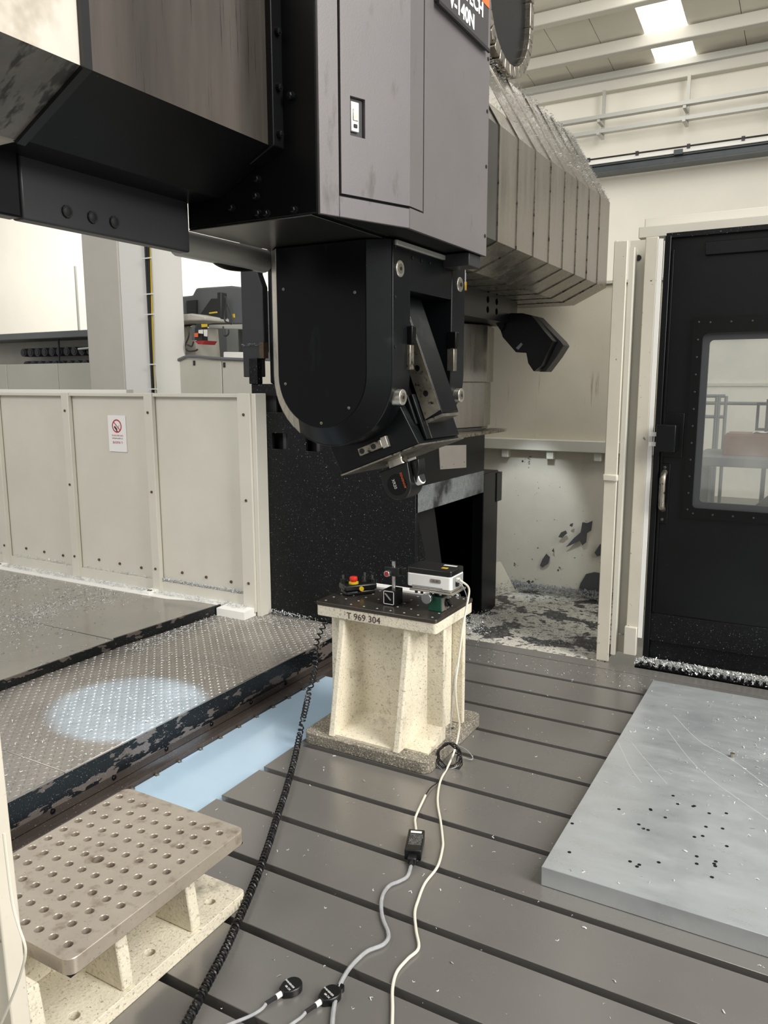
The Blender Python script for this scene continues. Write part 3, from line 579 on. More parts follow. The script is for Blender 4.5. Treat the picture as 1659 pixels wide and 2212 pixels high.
# nameplate
npl = B().box(-.8599, -.852, 1.757, 2.068, 2.064, 2.6).obj('name_board', 'name_plate', sd, bev=.001)
B().box(-.8519, -.8508, 2.02, 2.0675, 2.163, 2.32).obj('colour_field', 'orange', npl, smooth=0)
B().box(-.852, -.846, 1.757, 2.068, 2.056, 2.064).obj('board_ledge', 'black_plastic', npl)
text('lettering', 'V-140N', .047, 'print_white', npl, (-.8515, 1.974, 2.079), (0, 1, 0), (0, 0, 1), 'RIGHT', .0006, .0016)
text('lettering', 'TECH', .047, 'print_white', npl, (-.8515, 2.030, 2.128), (0, 1, 0), (0, 0, 1), 'RIGHT', .0006, .0016)
# ================================================================ FORK HEAD
fk = thing('fork_head', 'black fork-shaped spindle head with rounded side and steel screw caps', 'spindle head', (-1.134, 1.94, 1.55))
FX, FC, FZ, FR = -.95, -1.134, 1.222, .185
FY0, FY1, FY2, FY3 = 1.725, 1.819, 2.07, 2.162
def upoly(r, zt, cx=FC, n=22): return [(cx+r, zt)]+[(cx+r*math.cos(a), FZ+r*math.sin(a)) for a in [-PI*i/n for i in range(n+1)]]+[(cx-r, zt)]
B().prism(upoly(FR, 1.546), 'y', FY0, FY1).obj('side_cheek', 'head_black', fk, bev=.003)
B().prism(upoly(FR, 1.546), 'y', FY2, FY3).obj('side_cheek', 'head_black', fk, bev=.003)
b = B(); o1 = upoly(FR-.004, 1.546); o2 = upoly(FR-.05, 1.542)
b.hexa([(p[0], FY0, p[1]) for p in o1], [(p[0], FY0-.042, p[1]) for p in o2]); b.obj('bevel_cover', 'head_black', fk)
B().prism(upoly(FR-.052, 1.541), 'y', FY0-.044, FY0-.04).obj('cover_panel', 'head_panel', fk)
# left bevel of the cover, made pale to paint the light on it
n = 22
be = B(); 
for i in range(n):
    pass
b1 = [o1[-1], o1[-2]]+[o1[-3-i] for i in range(7)]; b2 = [o2[-1], o2[-2]]+[o2[-3-i] for i in range(7)]
for i in range(len(b1)-1):
    be.hexa([(b1[i][0]-.001, FY0, b1[i][1]), (b1[i+1][0]-.001, FY0, b1[i+1][1]-.001), (b2[i+1][0]-.001, FY0-.0425, b2[i+1][1]-.001), (b2[i][0]-.001, FY0-.0425, b2[i][1])],
            [(b1[i][0]+.001, FY0+.001, b1[i][1]+.001), (b1[i+1][0]+.001, FY0+.001, b1[i+1][1]+.001), (b2[i+1][0]+.001, FY0-.0415, b2[i+1][1]+.001), (b2[i][0]+.001, FY0-.0415, b2[i][1]+.001)])
be.obj('lit_bevel_edge', 'bright_steel', fk, smooth=0)
B().box(FC-FR, FX, FY1-.005, FY2+.005, 1.433, 1.546).obj('bridge', 'head_black', fk, bev=.002)
B().box(FC-FR, -1.16, FY1, FY2, 1.25, 1.44).obj('throat', 'black_clean', fk)
B().box(FX-.02, FX+.008, 1.735, 2.10, 1.533, 1.5455).obj('seal_strip', 'tray_steel', fk, bev=.002)
for y, z in ((1.76, 1.48), (2.122, 1.48), (1.76, 1.166), (2.122, 1.166)):
    lo = z < 1.3; x0 = FX-.03 if lo else FX-.01; x1 = FX+.012 if lo else FX+.004
    cp = B().cyl((x0, y, z), (x1, y, z), .0205, 22).obj('screw_cap', 'bright_steel', fk, bev=.0015)
    B().cyl((x1, y, z), (x1+.001, y, z), .012, 16).obj('cap_face', 'worn_steel', cp); B().cyl((x1+.001, y, z), (x1+.0016, y, z), .005, 6).obj('hex_socket', 'black_plastic', cp)
bolts(fk, 'edge_screw', 'x', .005, .002, 'black_plastic', [(FX, 1.738, z) for z in (1.53, 1.41, 1.29)]+[(FX, y, 1.515) for y in (1.83, 1.88, 1.93)])
bolts(fk, 'cover_screw', '-y', .004, .002, 'worn_steel', [(x, FY0-.044, z) for x, z in ((-1.245, 1.44), (-1.245, 1.2), (-1.03, 1.42), (-1.134, 1.10), (-1.05, 1.14))])
for y in (1.812, 2.08):
    st = B().box(FX-.012, FX+.016, y-.012, y+.012, 1.30, 1.345).obj('stop_dog', 'black_clean', fk, bev=.003)
    B().box(FX-.012, FX+.010, y-.011, y+.011, 1.235, 1.298).obj('stop_wear_plate', 'worn_steel', fk, bev=.002)
# tilting spindle body
TA = math.radians(21.2); TU = Vector((math.cos(TA), 0, math.sin(TA))); TW = Vector((-math.sin(TA), 0, math.cos(TA))); TO = Vector((FC, 0, FZ))
def T(u, y, w): v = TO+TU*u+TW*w; return (v.x, y, v.z)
def tbox(u0, u1, y0, y1, w0, w1, b=None):
    b = b or B(); return b.hexa([T(u0, y0, w0), T(u1, y0, w0), T(u1, y1, w0), T(u0, y1, w0)], [T(u0, y0, w1), T(u1, y0, w1), T(u1, y1, w1), T(u0, y1, w1)])
ts = tbox(-.10, .14, 1.83, 2.06, -.19, .15).obj('tilt_body', 'black_clean', fk, bev=.004)
b = B(); b.prism([(0, 0)], 'z', 0, 0) if False else None
b.hexa([T(u, 1.80, w_) for u, w_ in ((-.121, -.160), (-.112, -.244), (.142, -.244), (.120, -.10), (.0, -.12))], [T(u, 2.055, w_) for u, w_ in ((-.121, -.160), (-.112, -.244), (.142, -.244), (.120, -.10), (.0, -.12))])
b.obj('nose_housing', 'head_black', ts, bev=.003)
tbox(-.112, .146, 1.795, 2.075, -.248, -.244).obj('nose_plate', 'worn_steel', ts)
tbox(.142, .15, 1.84, 2.045, -.235, -.11).obj('front_cover', 'head_black', ts, bev=.002)
tbox(.15, .1515, 1.865, 1.868, -.235, -.11).obj('seam', 'worn_steel', ts)
bk = tbox(.150, .205, 1.862, 1.968, -.185, .145).obj('clamp_block', 'head_black', ts, bev=.004)
b = B().holed([T2 for T2 in ((.153, -.183), (.203, -.175), (.203, .10), (.153, .14))], [circ(.178, v, .0085, 12) for v in (-.12, -.05, .02)], 'y', 1.858, 1.862)
for v in b.bm.verts: v.co = Vector(T(v.co.x, v.co.y, v.co.z))
b.obj('steel_strip', 'worn_steel', bk)
for v in (-.12, -.05, .02): B().cyl(T(.178, 1.8625, v), T(.178, 1.861, v), .0085, 12).obj('bore', 'black_plastic', bk)
tbox(.150, .203, 1.866, 1.965, -.193, -.185).obj('end_face', 'worn_steel', bk)
kb = tbox(-.03, .045, 1.785, 1.80, -.218, -.196).obj('clamp_bar', 'worn_steel', ts, bev=.002)
for u in (-.018, .02): B().cyl(T(u, 1.786, -.207), T(u, 1.784, -.207), .0075, 14).obj('bore', 'black_plastic', kb)
tbox(.045, .062, 1.787, 1.80, -.222, -.192).obj('bar_end', 'bright_steel', kb, bev=.001)
# hydraulic fitting beside the head
ft = thing('hose_fitting', 'small brass and steel fitting hanging beside the fork head', 'fitting', (-.96, 2.2, 1.47))
B().cyl((-.965, 2.185, 1.47), (-.965, 2.185, 1.495), .011, 8).obj('brass_nut', 'brass', ft, bev=.001)
B().cyl((-.965, 2.185, 1.495), (-.965, 2.185, 1.52), .009, 12).obj('coupling', 'chrome', ft); B().cyl((-.965, 2.185, 1.52), (-.965, 2.185, 1.575), .006, 10).obj('pipe', 'tray_steel', ft)
# rotary calibration device clamped in the spindle
xr = thing('rotary_calibrator', 'black rounded calibration device hanging tilted from the spindle', 'calibration device', T(0, 1.9, -.30))
B().cyl(T(0, 1.925, -.246), T(0, 1.925, -.268), .030, 20).obj('shank_ring', 'bright_steel', xr)
B().cyl(T(-.03, 1.92, -.256), T(.03, 1.92, -.256), .014, 12).obj('clamp_screw', 'worn_steel', xr)
Q = [(-.045, -.268), (.05, -.268)]; cc = (-.002, -.318)
Q += [(cc[0]+.043*math.cos(a), cc[1]+.043*math.sin(a)) for a in [-PI*i/16 for i in range(17)]]
bd = B().hexa([T(u, 1.88, w_) for u, w_ in Q], [T(u, 1.955, w_) for u, w_ in Q]).obj('body', 'black_plastic', xr, bev=.003)
b = B(); b.hexa([T(cc[0]+.030*math.cos(a), 1.8795, cc[1]+.030*math.sin(a)) for a in [2*PI*i/24 for i in range(24)]], [T(cc[0]+.030*math.cos(a), 1.8785, cc[1]+.030*math.sin(a)) for a in [2*PI*i/24 for i in range(24)]]); b.obj('disc', 'head_black', bd)
text('lettering', 'XR20', .012, 'print_white', bd, T(-.012, 1.878, -.300), Vector(TW)*-1, TU, 'LEFT', .0003)
text('lettering', 'RENISHAW', .009, 'orange', bd, T(.018, 1.878, -.290), Vector(TW)*-1, TU, 'LEFT', .0003)
Q = [(.05, -.268), (.075, -.270), (.068, -.298), (.044, -.330)]
b = B(); b.hexa([T(u, 1.90, w_) for u, w_ in Q], [T(u, 1.94, w_) for u, w_ in Q]); b.obj('arm', 'black_plastic', xr, bev=.002)
B().hexa([T(.058, 1.8985, -.276), T(.069, 1.8985, -.277), T(.060, 1.8985, -.296)], [T(.058, 1.8975, -.276), T(.069, 1.8975, -.277), T(.060, 1.8975, -.296)]).obj('arm_slot', 'cabinet_dark', xr)
b = B(); b.cyl(T(.036, 1.925, -.318), T(.056, 1.925, -.318), .020, 18); b.obj('optic_ring', 'white_plastic', xr, bev=.002)
B().cyl(T(.056, 1.925, -.318), T(.0575, 1.925, -.318), .016, 18).obj('optic_lens', 'machine_dark', xr)
tbox(.05, .062, 1.905, 1.915, -.306, -.290).obj('red_marker', 'red_paint', xr)
tbox(.045, .07, 1.898, 1.90, -.268, -.262).obj('label_plate', 'print_white', xr, smooth=0)

# ================================================================ BACK OF THE ENCLOSURE
struct(B().box(-1.5, -.80, 3.312, 4.45, -.06, -.004).obj('floor_tray', 'cream_floor'))
struct(B().box(-2.2, -1.5, 3.92, 4.45, -.06, -.004).obj('floor_tray', 'cream_floor'))
wr = sempty('wall_enclosure', (-1.4, 4.4, 0))
B().box(-2.4, -.6, 4.36, 4.375, .87, 1.735).obj('upper_sheet', 'cream_wall', wr)
B().box(-2.4, -.6, 4.345, 4.38, 1.725, 1.742).obj('top_edge', 'cream', wr, bev=.002)
B().box(-2.4, -.6, 4.305, 4.372, .822, .885).obj('ledge', 'cream', wr, bev=.004)
for x in (-1.63, -1.36, -1.09): B().box(x-.02, x+.02, 4.32, 4.37, .775, .822).obj('ledge_bracket', 'cream', wr, bev=.003)
YW0, YW1 = 4.37, 4.345
B().hexa([(-2.4, YW1, -.05), (-.6, YW1, -.05), (-.6, YW1+.02, -.05), (-2.4, YW1+.02, -.05)], [(-2.4, YW0, .85), (-.6, YW0, .85), (-.6, YW0+.02, .85), (-2.4, YW0+.02, .85)]).obj('lower_sheet', 'cream_worn', wr)
nw = Vector((0, -1, -(YW0-YW1)/.9)).normalized()
patch = [[(1212, 1150), (1222, 1146), (1225, 1152), (1214, 1162), (1206, 1160)],
         [(1280, 1125), (1268, 1130), (1258, 1128), (1254, 1150), (1240, 1162), (1222, 1182), (1232, 1178), (1252, 1168), (1258, 1178), (1266, 1172), (1268, 1152), (1277, 1146)],
         [(1180, 1196), (1188, 1204), (1184, 1218), (1172, 1226), (1166, 1222), (1172, 1208)],
         [(1308, 1168), (1296, 1176), (1284, 1194), (1290, 1202), (1308, 1198)],
         [(1306, 1240), (1284, 1236), (1266, 1240), (1254, 1260), (1248, 1280), (1270, 1284), (1300, 1288), (1308, 1270)],
         [(1232, 1132), (1238, 1130), (1236, 1138), (1230, 1136)], [(1192, 1190), (1196, 1184), (1197, 1194)]]
for pts in patch:
    q = [PP(px, py, (0, YW1-.0012, -.05), nw) for px, py in pts]
    B().hexa([tuple(v) for v in q], [tuple(v-nw*.003) for v in q]).obj('bare_patch', 'bare_primer', wr, smooth=0)
def floorheap():
    if random.random() < .62:
        x = U_(-1.66, -.95); return (x, 4.33-abs(random.gauss(0, .05)), .012+.03*random.random())
    if random.random() < .5: return (random.gauss(-1.60, .06), U_(3.95, 4.33), .01+.07*random.random())
    return (U_(-1.48, -.84), U_(3.34, 4.33), .004*random.random())
tag(swarf('swarf_heap', 'chip_dull', floorheap, 6500, .010, up=.8), 'grey drift of swarf along the foot of the enclosure wall', 'swarf')
tag(swarf('swarf_corner', 'chip', lambda: (random.gauss(-1.47, .05), random.gauss(3.52, .13), .003+.02*random.random()), 1300, .009, up=.8), 'pale swarf piled on the tray beside the black column leg', 'swarf')
sl = B().hexa([(-1.62, 3.95, 0), (-1.52, 4.25, 0), (-1.52, 4.26, 0), (-1.63, 3.96, 0)], [(-1.60, 3.98, .2), (-1.56, 4.1, .2), (-1.56, 4.11, .2), (-1.61, 3.99, .2)]).obj('deflector_plate', 'cream_worn')
tag(sl, 'small cream deflector plate leaning beside the black column leg', 'plate')
# black hood on the wall side, taken as a lamp housing
hd = thing('lamp_hood', 'black angular hood hanging from the beam end before cream wall', 'sensor hood', (-1.35, 3.85, 1.3))
def hz(pts, y): return [(P(px, py, 'y', 3.8).x, P(px, py, 'y', 3.8).z) for px, py in pts]
body = [(1113, 679), (1140, 679), (1160, 684), (1206, 738), (1196, 757), (1180, 790), (1164, 803), (1160, 797), (1152, 785), (1148, 763), (1126, 762), (1098, 730), (1092, 712)]
B().prism(hz(body, 3.8), 'y', 3.72, 3.8).obj('hood', 'black_clean', hd, bev=.003)
B().prism(hz([(1140, 679), (1160, 684), (1212, 737), (1218, 746), (1203, 770), (1178, 803), (1164, 803), (1180, 788), (1196, 755), (1190, 740), (1150, 690)], 3.8), 'y', 3.80, 3.90).obj('back_shell', 'cabinet_dark', hd, bev=.003)
B().prism(hz([(1086, 700), (1104, 684), (1104, 706), (1098, 718)], 3.8), 'y', 3.70, 3.80).obj('mount_arm', 'black_clean', hd)
B().prism(hz([(1127, 753), (1138, 742), (1141, 746), (1132, 757)], 3.8), 'y', 3.715, 3.72).obj('slot_plate', 'machine_grey', hd)
l = bpy.data.lights.new('hood_light', 'SPOT'); l.energy = 22; l.spot_size = math.radians(44); l.spot_blend = .6; l.color = (.86, .94, 1); l.shadow_soft_size = .03
lo = bpy.data.objects.new('hood_light', l); C.objects.link(lo); lo.location = (-1.30, 3.76, 1.27); lo.rotation_euler = (Vector((-1.50, 4.35, .36))-Vector(lo.location)).to_track_quat('-Z', 'Y').to_euler(); par(lo, hd)

# ================================================================ RIGHT POST AND DOOR
ps = thing('guard_post', 'cream channel-section post between the enclosure wall and black door', 'post', (-.72, 3.33, 0))
B().box(-.806, -.752, 3.318, 3.33, 0, 1.765).obj('front_flange', 'cream_worn', ps, bev=.003)
B().box(-.806, -.796, 3.33, 3.46, 0, 1.77).obj('side_flange', 'cream', ps, bev=.002)
B().box(-.76, -.64, 3.40, 3.41, .11, 1.775).obj('web', 'cream', ps)
B().box(-.76, -.66, 3.39, 3.40, .03, .105).obj('foot_plate', 'cream_worn', ps, bev=.002)
B().box(-.690, -.640, 3.35, 3.36, .16, 1.775).obj('rear_flange', 'cream_worn', ps, bev=.003)
B().box(-.694, -.642, 3.335, 3.36, .04, .165).obj('lower_cover', 'cream', ps, bev=.003)
B().box(-.640, -.622, 3.35, 3.37, .12, 1.765).obj('edge_seal', 'white_paint', ps)
B().box(-.811, -.748, 3.31, 3.335, .792, .822).obj('clip', 'cream_worn', ps, bev=.006)
B().box(-.748, -.730, 3.335, 3.40, .03, 1.74).obj('inner_return', 'cream', ps)
B().cyl((-.725, 3.40, 1.705), (-.725, 3.396, 1.705), .012, 14).obj('hole', 'black_plastic', ps)
dd = thing('sliding_door', 'black sliding door with riveted window frame at right', 'door', (0, 3.37, 0))
DX0, DX1 = -.612, 1.3
WX0, WX1, WZ0, WZ1 = -.452, .75, .70, 1.39
B().holed(rect(DX0, DX1, .235, 1.77), [rrect(WX0-.005, WX1+.005, WZ0-.005, WZ1+.005, .02)], 'y', 3.372, 3.40).obj('leaf', 'black_paint', dd)
B().box(DX0, DX1, 3.366, 3.39, .11, .232).obj('kick_plate', 'black_chips', dd, bev=.002)
B().box(DX0+.02, DX1, 3.375, 3.40, .03, .112).obj('kick_plate', 'black_chips', dd, bev=.002)
B().box(DX0-.004, DX0+.02, 3.352, 3.38, .02, 1.775).obj('stile', 'black_paint', dd, bev=.003)
B().box(DX0+.024, DX0+.032, 3.360, 3.372, .24, 1.72).obj('stile_rib', 'black_clean', dd, bev=.001)
B().box(DX0, DX1, 3.355, 3.39, 1.765, 1.785).obj('top_rail', 'black_chips', dd, bev=.002)
B().box(-.465, DX1, 3.358, 3.372, 1.69, 1.74).obj('top_pad', 'black_paint', dd, bev=.003)
wf = B().holed(rect(-.492, WX1+.05, .655, 1.458), [rrect(WX0-.004, WX1+.01, WZ0-.004, WZ1+.004, .015)], 'y', 3.362, 3.372).obj('window_frame', 'black_clean', dd)
B().holed(rrect(WX0-.004, WX1+.01, WZ0-.004, WZ1+.004, .015), [rrect(WX0+.022, WX1-.02, WZ0+.022, WZ1-.022, .015)], 'y', 3.376, 3.39).obj('gasket', 'dark_bench', wf)
B().box(WX0, WX1, 3.383, 3.387, WZ0, WZ1).obj('pane', 'glass', wf)
bolts(dd, 'rivet', '-y', .0042, .003, 'cabinet_dark', [(-.472, 3.362, .69+.068*i) for i in range(12)]+[(-.43+.075*i, 3.362, 1.435) for i in range(6)]+[(-.45+.075*i, 3.362, .675) for i in range(6)])
lt = B().box(-.600, -.525, 3.30, 3.372, .925, 1.035).obj('lock_box', 'black_paint', dd, bev=.004)
B().box(-.588, -.505, 3.362, 3.372, .90, 1.08).obj('lock_plate', 'black_clean', dd, bev=.002)
for z in (.955, .995): B().box(-.628, -.600, 3.315, 3.335, z-.008, z+.008).obj('lock_bolt', 'white_plastic', lt)
hn = B().box(-.590, -.548, 3.364, 3.372, .622, .872).obj('handle_plate', 'black_clean', dd, bev=.002)
B().tube(smooth_path([(-.570, 3.366, .682), (-.570, 3.335, .70), (-.570, 3.33, .76), (-.570, 3.335, .82), (-.570, 3.366, .838)], 5), .0125, 10).obj('grip', 'worn_steel', hn)
bolts(hn, 'screw', '-y', .006, .003, 'dark_bench', [(-.569, 3.364, .64), (-.569, 3.364, .858)])
tag(swarf('swarf_sill', 'chip', lambda: (U_(-.64, .9), 3.352-abs(random.gauss(0, .016)), .008+.03*random.random()**1.5), 6000, .010, up=1.2), 'bright line of swarf along the sill under the black door', 'swarf')
br = thing('door_brush', 'black toothed sill strip under the door half buried in swarf', 'sill strip', (0, 3.33, 0))
B().box(-.64, 1.3, 3.318, 3.36, -.02, .004).obj('strip', 'black_paint', br)
for i in range(46): B().box(-.62+.0265*i, -.608+.0265*i, 3.312, 3.335, .004, .022).obj('tooth', 'black_clean', br)
struct(B().box(-.74, 1.3, 3.56, 3.66, 1.842, 1.888).obj('trim_3', 'wall_grey', bev=.003))
struct(B().box(-.74, 1.3, 3.45, 3.56, 1.79, 1.835).obj('trim_4', 'cream', bev=.003))
# what the door window shows
ra = thing('guard_rail', 'grey tubular guard rail seen through the door window', 'railing', (-.4, 5.5, -.4))
for px in (1519, 1546, 1551, 1566): 
    p = P(px, 900, 'y', 5.5); B().tube([(p.x, 5.5, -.4), (p.x, 5.5, 1.118)], .011, 8).obj('upright', 'machine_grey', ra)
for z, x1 in ((1.118, -.585), (1.072, .3), (.985, -.585)): B().tube([(-1.0, 5.5, z), (x1, 5.5, z)], .011, 8).obj('rail', 'machine_grey', ra)
B().tube([(-.33, 5.5, -.4), (-.33, 5.5, 1.10)], .014, 8).obj('upright', 'machine_dark', ra)
wb = thing('work_bench', 'grey work bench seen through the door window', 'bench', (-.2, 4.9, -.4))
q = P(1520, 960, 'y', 4.9); zt = .80
B().box(-.64, .6, 4.6, 5.2, zt-.05, zt).obj('top', 'machine_grey', wb, bev=.004)
for x in (-.60, -.08, .5): B().box(x-.05, x+.05, 4.65, 4.75, -.4, zt-.05).obj('leg', 'dark_bench', wb)
B().hexa([(-.5, 4.7, .35), (-.46, 4.7, .30), (-.08, 4.7, .66), (-.12, 4.7, .72)], [(-.5, 4.75, .35), (-.46, 4.75, .30), (-.08, 4.75, .66), (-.12, 4.75, .72)]).obj('brace', 'dark_bench', wb)
B().box(-.60, .5, 4.65, 5.1, .0, .22).obj('lower_shelf', 'dark_bench', wb)
cr_ = thing('wooden_crate', 'brown wooden box on the bench behind the door window', 'box', (-.2, 4.85, .80))
B().box(-.50, .3, 4.75, 5.0, .80, .915).obj('box_body', 'wood', cr_, bev=.004); B().box(-.49, .29, 4.76, 4.99, .915, .922).obj('lid', 'wood', cr_)
pp = B(); 
for i in range(6): 
    x = -.36+.022*i; z = .924+.012*math.sin(i*1.9)**2; pp.hexa([(x, 4.80, z), (x+.022, 4.80, .924+.012*math.sin((i+1)*1.9)**2), (x+.022, 4.9, .926), (x, 4.9, .926)], [(x, 4.80, z+.003), (x+.022, 4.80, .927+.012*math.sin((i+1)*1.9)**2), (x+.022, 4.9, .929), (x, 4.9, .929)])
tag(pp.obj('crumpled_cloth', 'paper'), 'crumpled pale cloth lying on the wooden box behind door window', 'cloth')
tag(B().holed(rect(-.36, -.10, .93, 1.09), [rect(-.345, -.115, .945, 1.075)], 'y', 4.98, 4.995).obj('metal_frame', 'machine_dark'), 'thin dark metal frame standing on the wooden box', 'frame')

# ================================================================ ALUMINIUM PLATE
al = thing('aluminium_plate', 'thick bright aluminium plate with drilled holes lying on the table', 'metal plate', (.3, 2.4, 0))
AX0, AX1, AY0, AY1 = -.517, 1.4, 1.685, 3.062
B().box(AX0, AX1, AY0, AY1, .0005, .05).obj('slab', 'aluminium', al, bev=.0012, seg=1)
hp = [(1236, 1779), (1230, 1841), (1380, 1781), (1400, 1793), (1423, 1863), (1361, 1861), (1381, 1868), (1505, 1866), (1505, 1850), (1538, 1895), (1543, 1866), (1570, 1828), (1525, 1786), (1437, 1766), (1390, 1790), (1464, 1737), (1497, 1742), (1532, 1757), (1500, 1741), (1546, 1861), (1545, 1871), (1500, 1808), (1518, 1806), (1569, 1757), (1561, 1790), (1406, 1750), (1376, 1872), (1337, 1748), (1454, 1719), (1405, 1748)]
me = boltmesh('drilled_hole', 'z', .0046, .0006, 'slot_dark', False)
for px, py in hp: q = P(px, py, 'z', .05); inst('drilled_hole', me, al, (q.x, q.y, .0499))
for pts, wdt in (([(1336, 1605), (1360, 1655), (1385, 1690)], .004), ([(1440, 1575), (1490, 1640), (1545, 1690), (1659, 1770)], .005), ([(1455, 1545), (1510, 1600), (1580, 1640), (1659, 1700)], .006), ([(1365, 1605), (1385, 1630), (1420, 1670), (1440, 1692)], .004)):
    q = smooth_path([P(px, py, 'z', .05) for px, py in pts], 6); b = B()
    for i in range(len(q)-1):
        d = (q[i+1]-q[i]).normalized(); s = Vector((-d.y, d.x, 0))*wdt*.22
        b.hexa([(q[i]+s)[:2]+(.0498,), (q[i]-s)[:2]+(.0498,), (q[i+1]-s)[:2]+(.0498,), (q[i+1]+s)[:2]+(.0498,)], [(q[i]+s)[:2]+(.0503,), (q[i]-s)[:2]+(.0503,), (q[i+1]-s)[:2]+(.0503,), (q[i+1]+s)[:2]+(.0503,)])
    b.obj('scratch', 'chip', al, smooth=0)
pin = P(1582, 1635, 'z', .05); B().cyl((pin.x, pin.y, .05), (pin.x, pin.y, .062), .007, 12).obj('dowel', 'worn_steel', al)
def alsw():
    if random.random() < .7: return (random.gauss(.05, .22), random.gauss(2.55, .28), .0515)
    return (U_(-.5, 1.0), U_(1.7, 3.05), .0515)
def clampf(f, x0, x1, y0, y1):
    def g():
        while True:
            p = f()
            if x0 < p[0] < x1 and y0 < p[1] < y1: return p
    return g
tag(swarf('swarf_on_plate', 'chip', clampf(alsw, -.51, 1.3, 1.69, 3.05), 900, .0075, up=.5), 'bright chips scattered over the aluminium plate', 'swarf')

# ================================================================ CAST STAND WITH TOOLING PLATE
sdn = thing('cast_stand', 'cream cast-iron stand with ribbed sides on the slotted table', 'stand', (-1.23, 2.25, 0))
SX0, SX1, SY0, SY1, SZ = -1.456, -1.008, 2.11, 2.40, .477
bx = rrect(-1.466, -.993, 2.03, 2.465, .03)
B().holed(bx, [circ(x, y, .012, 12) for x, y in ((-1.30, 2.09), (-1.28, 2.11), (-1.10, 2.09), (-1.04, 2.30))], 'z', .0005, .04).obj('base_plate', 'cast_grey', sdn, bev=.004)
B().prism(rrect(SX0, SX1, SY0, SY1, .012), 'z', .428, .465).obj('top_flange', 'cast_cream', sdn, bev=.003)
B().prism(rrect(SX0-.002, SX1+.002, SY0-.002, SY1+.002, .012), 'z', .465, SZ).obj('tooling_plate', 'plate_steel', sdn, bev=.0015)
B().box(SX0+.008, SX1-.008, 2.19, 2.212, .04, .43).obj('front_web', 'cast_cream', sdn, bev=.004)
B().box(SX0+.008, SX1-.008, 2.345, 2.365, .04, .43).obj('rear_web', 'cast_cream', sdn, bev=.004)
B().box(-1.25, -1.2, 2.212, 2.345, .04, .43).obj('core_web', 'cast_cream', sdn)
B().box(SX0+.02, SX1-.05, 2.22, 2.34, .04, .43).obj('core_block', 'cast_cream', sdn)
def rib(x, name='rib', front=True):
    h = .0125
    prof_ = [(2.192, .43), (2.118, .43), (2.112, .40), (2.048, .06), (2.040, .04), (2.192, .04)] if front else [(2.363, .43), (2.392, .43), (2.40, .38), (2.45, .04), (2.363, .04)]
    B().prism(prof_, 'x', x-h, x+h).obj(name, 'cast_cream', sdn, bev=.005)
xa = P(738, 1345, 'y', 2.115).x; xb = P(878, 1365, 'y', 2.115).x
for x in (xa, xb): rib(x); rib(x, front=False)
for x in (xa, xb):
    for s in (-1, 1): B().prism([(x+s*.0125, 2.19), (x+s*.038, 2.19), (x+s*.020, 2.172), (x+s*.0125, 2.15)], 'z', .04, .43).obj('fillet', 'cast_cream', sdn)
B().prism([(2.19, .04), (2.05, .04), (2.05, .048), (2.14, .056), (2.19, .09)], 'x', xa, xb).obj('foot_fillet', 'cast_cream', sdn)
B().prism([(2.19, .04), (2.08, .04), (2.08, .046), (2.15, .056), (2.19, .09)], 'x', xb, SX1-.01).obj('foot_fillet', 'cast_cream', sdn)
text('stamped_number', 'T 969 304', .031, 'print_dark', sdn, (-1.335, SY0-.0006, .434), (1, 0, 0), (0, 0, 1), 'LEFT', .0005)
me = boltmesh('tapped_hole', 'z', .0036, .0008, 'chip', False)
for i in range(9):
    for j in range(6):
        if random.random() < .85: inst('tapped_hole', me, sdn, (SX0+.025+i*.05, SY0+.022+j*.0485, SZ-.0003))
B().cyl((-1.18, 2.245, SZ), (-1.18, 2.245, SZ+.0005), .011, 18).obj('center_bore', 'slot_dark', sdn)
# things on the stand
es = thing('control_pendant', 'black handheld pendant with red emergency button on the cast stand', 'pendant', (-1.40, 2.26, SZ))
pu = Vector((.62, .78, 0)).normalized(); pv = Vector((pu.y, -pu.x, 0)); pc = Vector((-1.385, 2.265, SZ))
def pb(u0, u1, v0, v1, z0, z1): 
    c = pc+pu*(u0+u1)/2+pv*(v0+v1)/2+Vector((0, 0, (z0+z1)/2)); return B().obox(c, pu, pv, (0, 0, 1), abs(u1-u0)/2, abs(v1-v0)/2, (z1-z0)/2)
pb(-.055, .055, -.03, .03, .0, .016).obj('base', 'black_plastic', es, bev=.006)
pb(-.06, .06, -.033, .033, .016, .038).obj('housing', 'black_plastic', es, bev=.006)
c = pc+pu*-.018+pv*.006; B().cyl((c.x, c.y, SZ+.038), (c.x, c.y, SZ+.044), .017, 20).obj('button_collar', 'yellow', es)
bt = B().cyl((c.x, c.y, SZ+.044), (c.x, c.y, SZ+.052), .010, 16); bt.cyl((c.x, c.y, SZ+.050), (c.x, c.y, SZ+.062), .0145, 20, .013); bt.obj('emergency_button', 'red_button', es, bev=.002)
for u, v, h in ((-.048, -.018, .065), (.03, -.012, .068), (.02, .012, .058), (.05, .01, .062)):
    c = pc+pu*u+pv*v; k_ = B().cyl((c.x, c.y, SZ+.036), (c.x, c.y, SZ+h-.012), .009, 14).obj('selector_knob', 'black_plastic', es, bev=.001); B().cyl((c.x, c.y, SZ+h-.012), (c.x, c.y, SZ+h), .004, 8).obj('knob_tip', 'dark_bench', k_)
c = pc+pu*.0+pv*.033; B().cyl((c.x, c.y, SZ+.024), (c.x+pv.x*.006, c.y+pv.y*.006, SZ+.024), .008, 14).obj('enable_button', 'yellow', es)
tag(B().box(-1.415, -1.15, 2.352, 2.395, SZ, SZ+.006).obj('straightedge', 'white_plastic'), 'white flat bar lying along the back of the cast stand plate', 'bar')
mb = thing('magnetic_base', 'black switchable magnet base with chrome post and clamp on the stand', 'magnetic base', (-1.215, 2.2, SZ))
mx, my = -1.213, 2.205
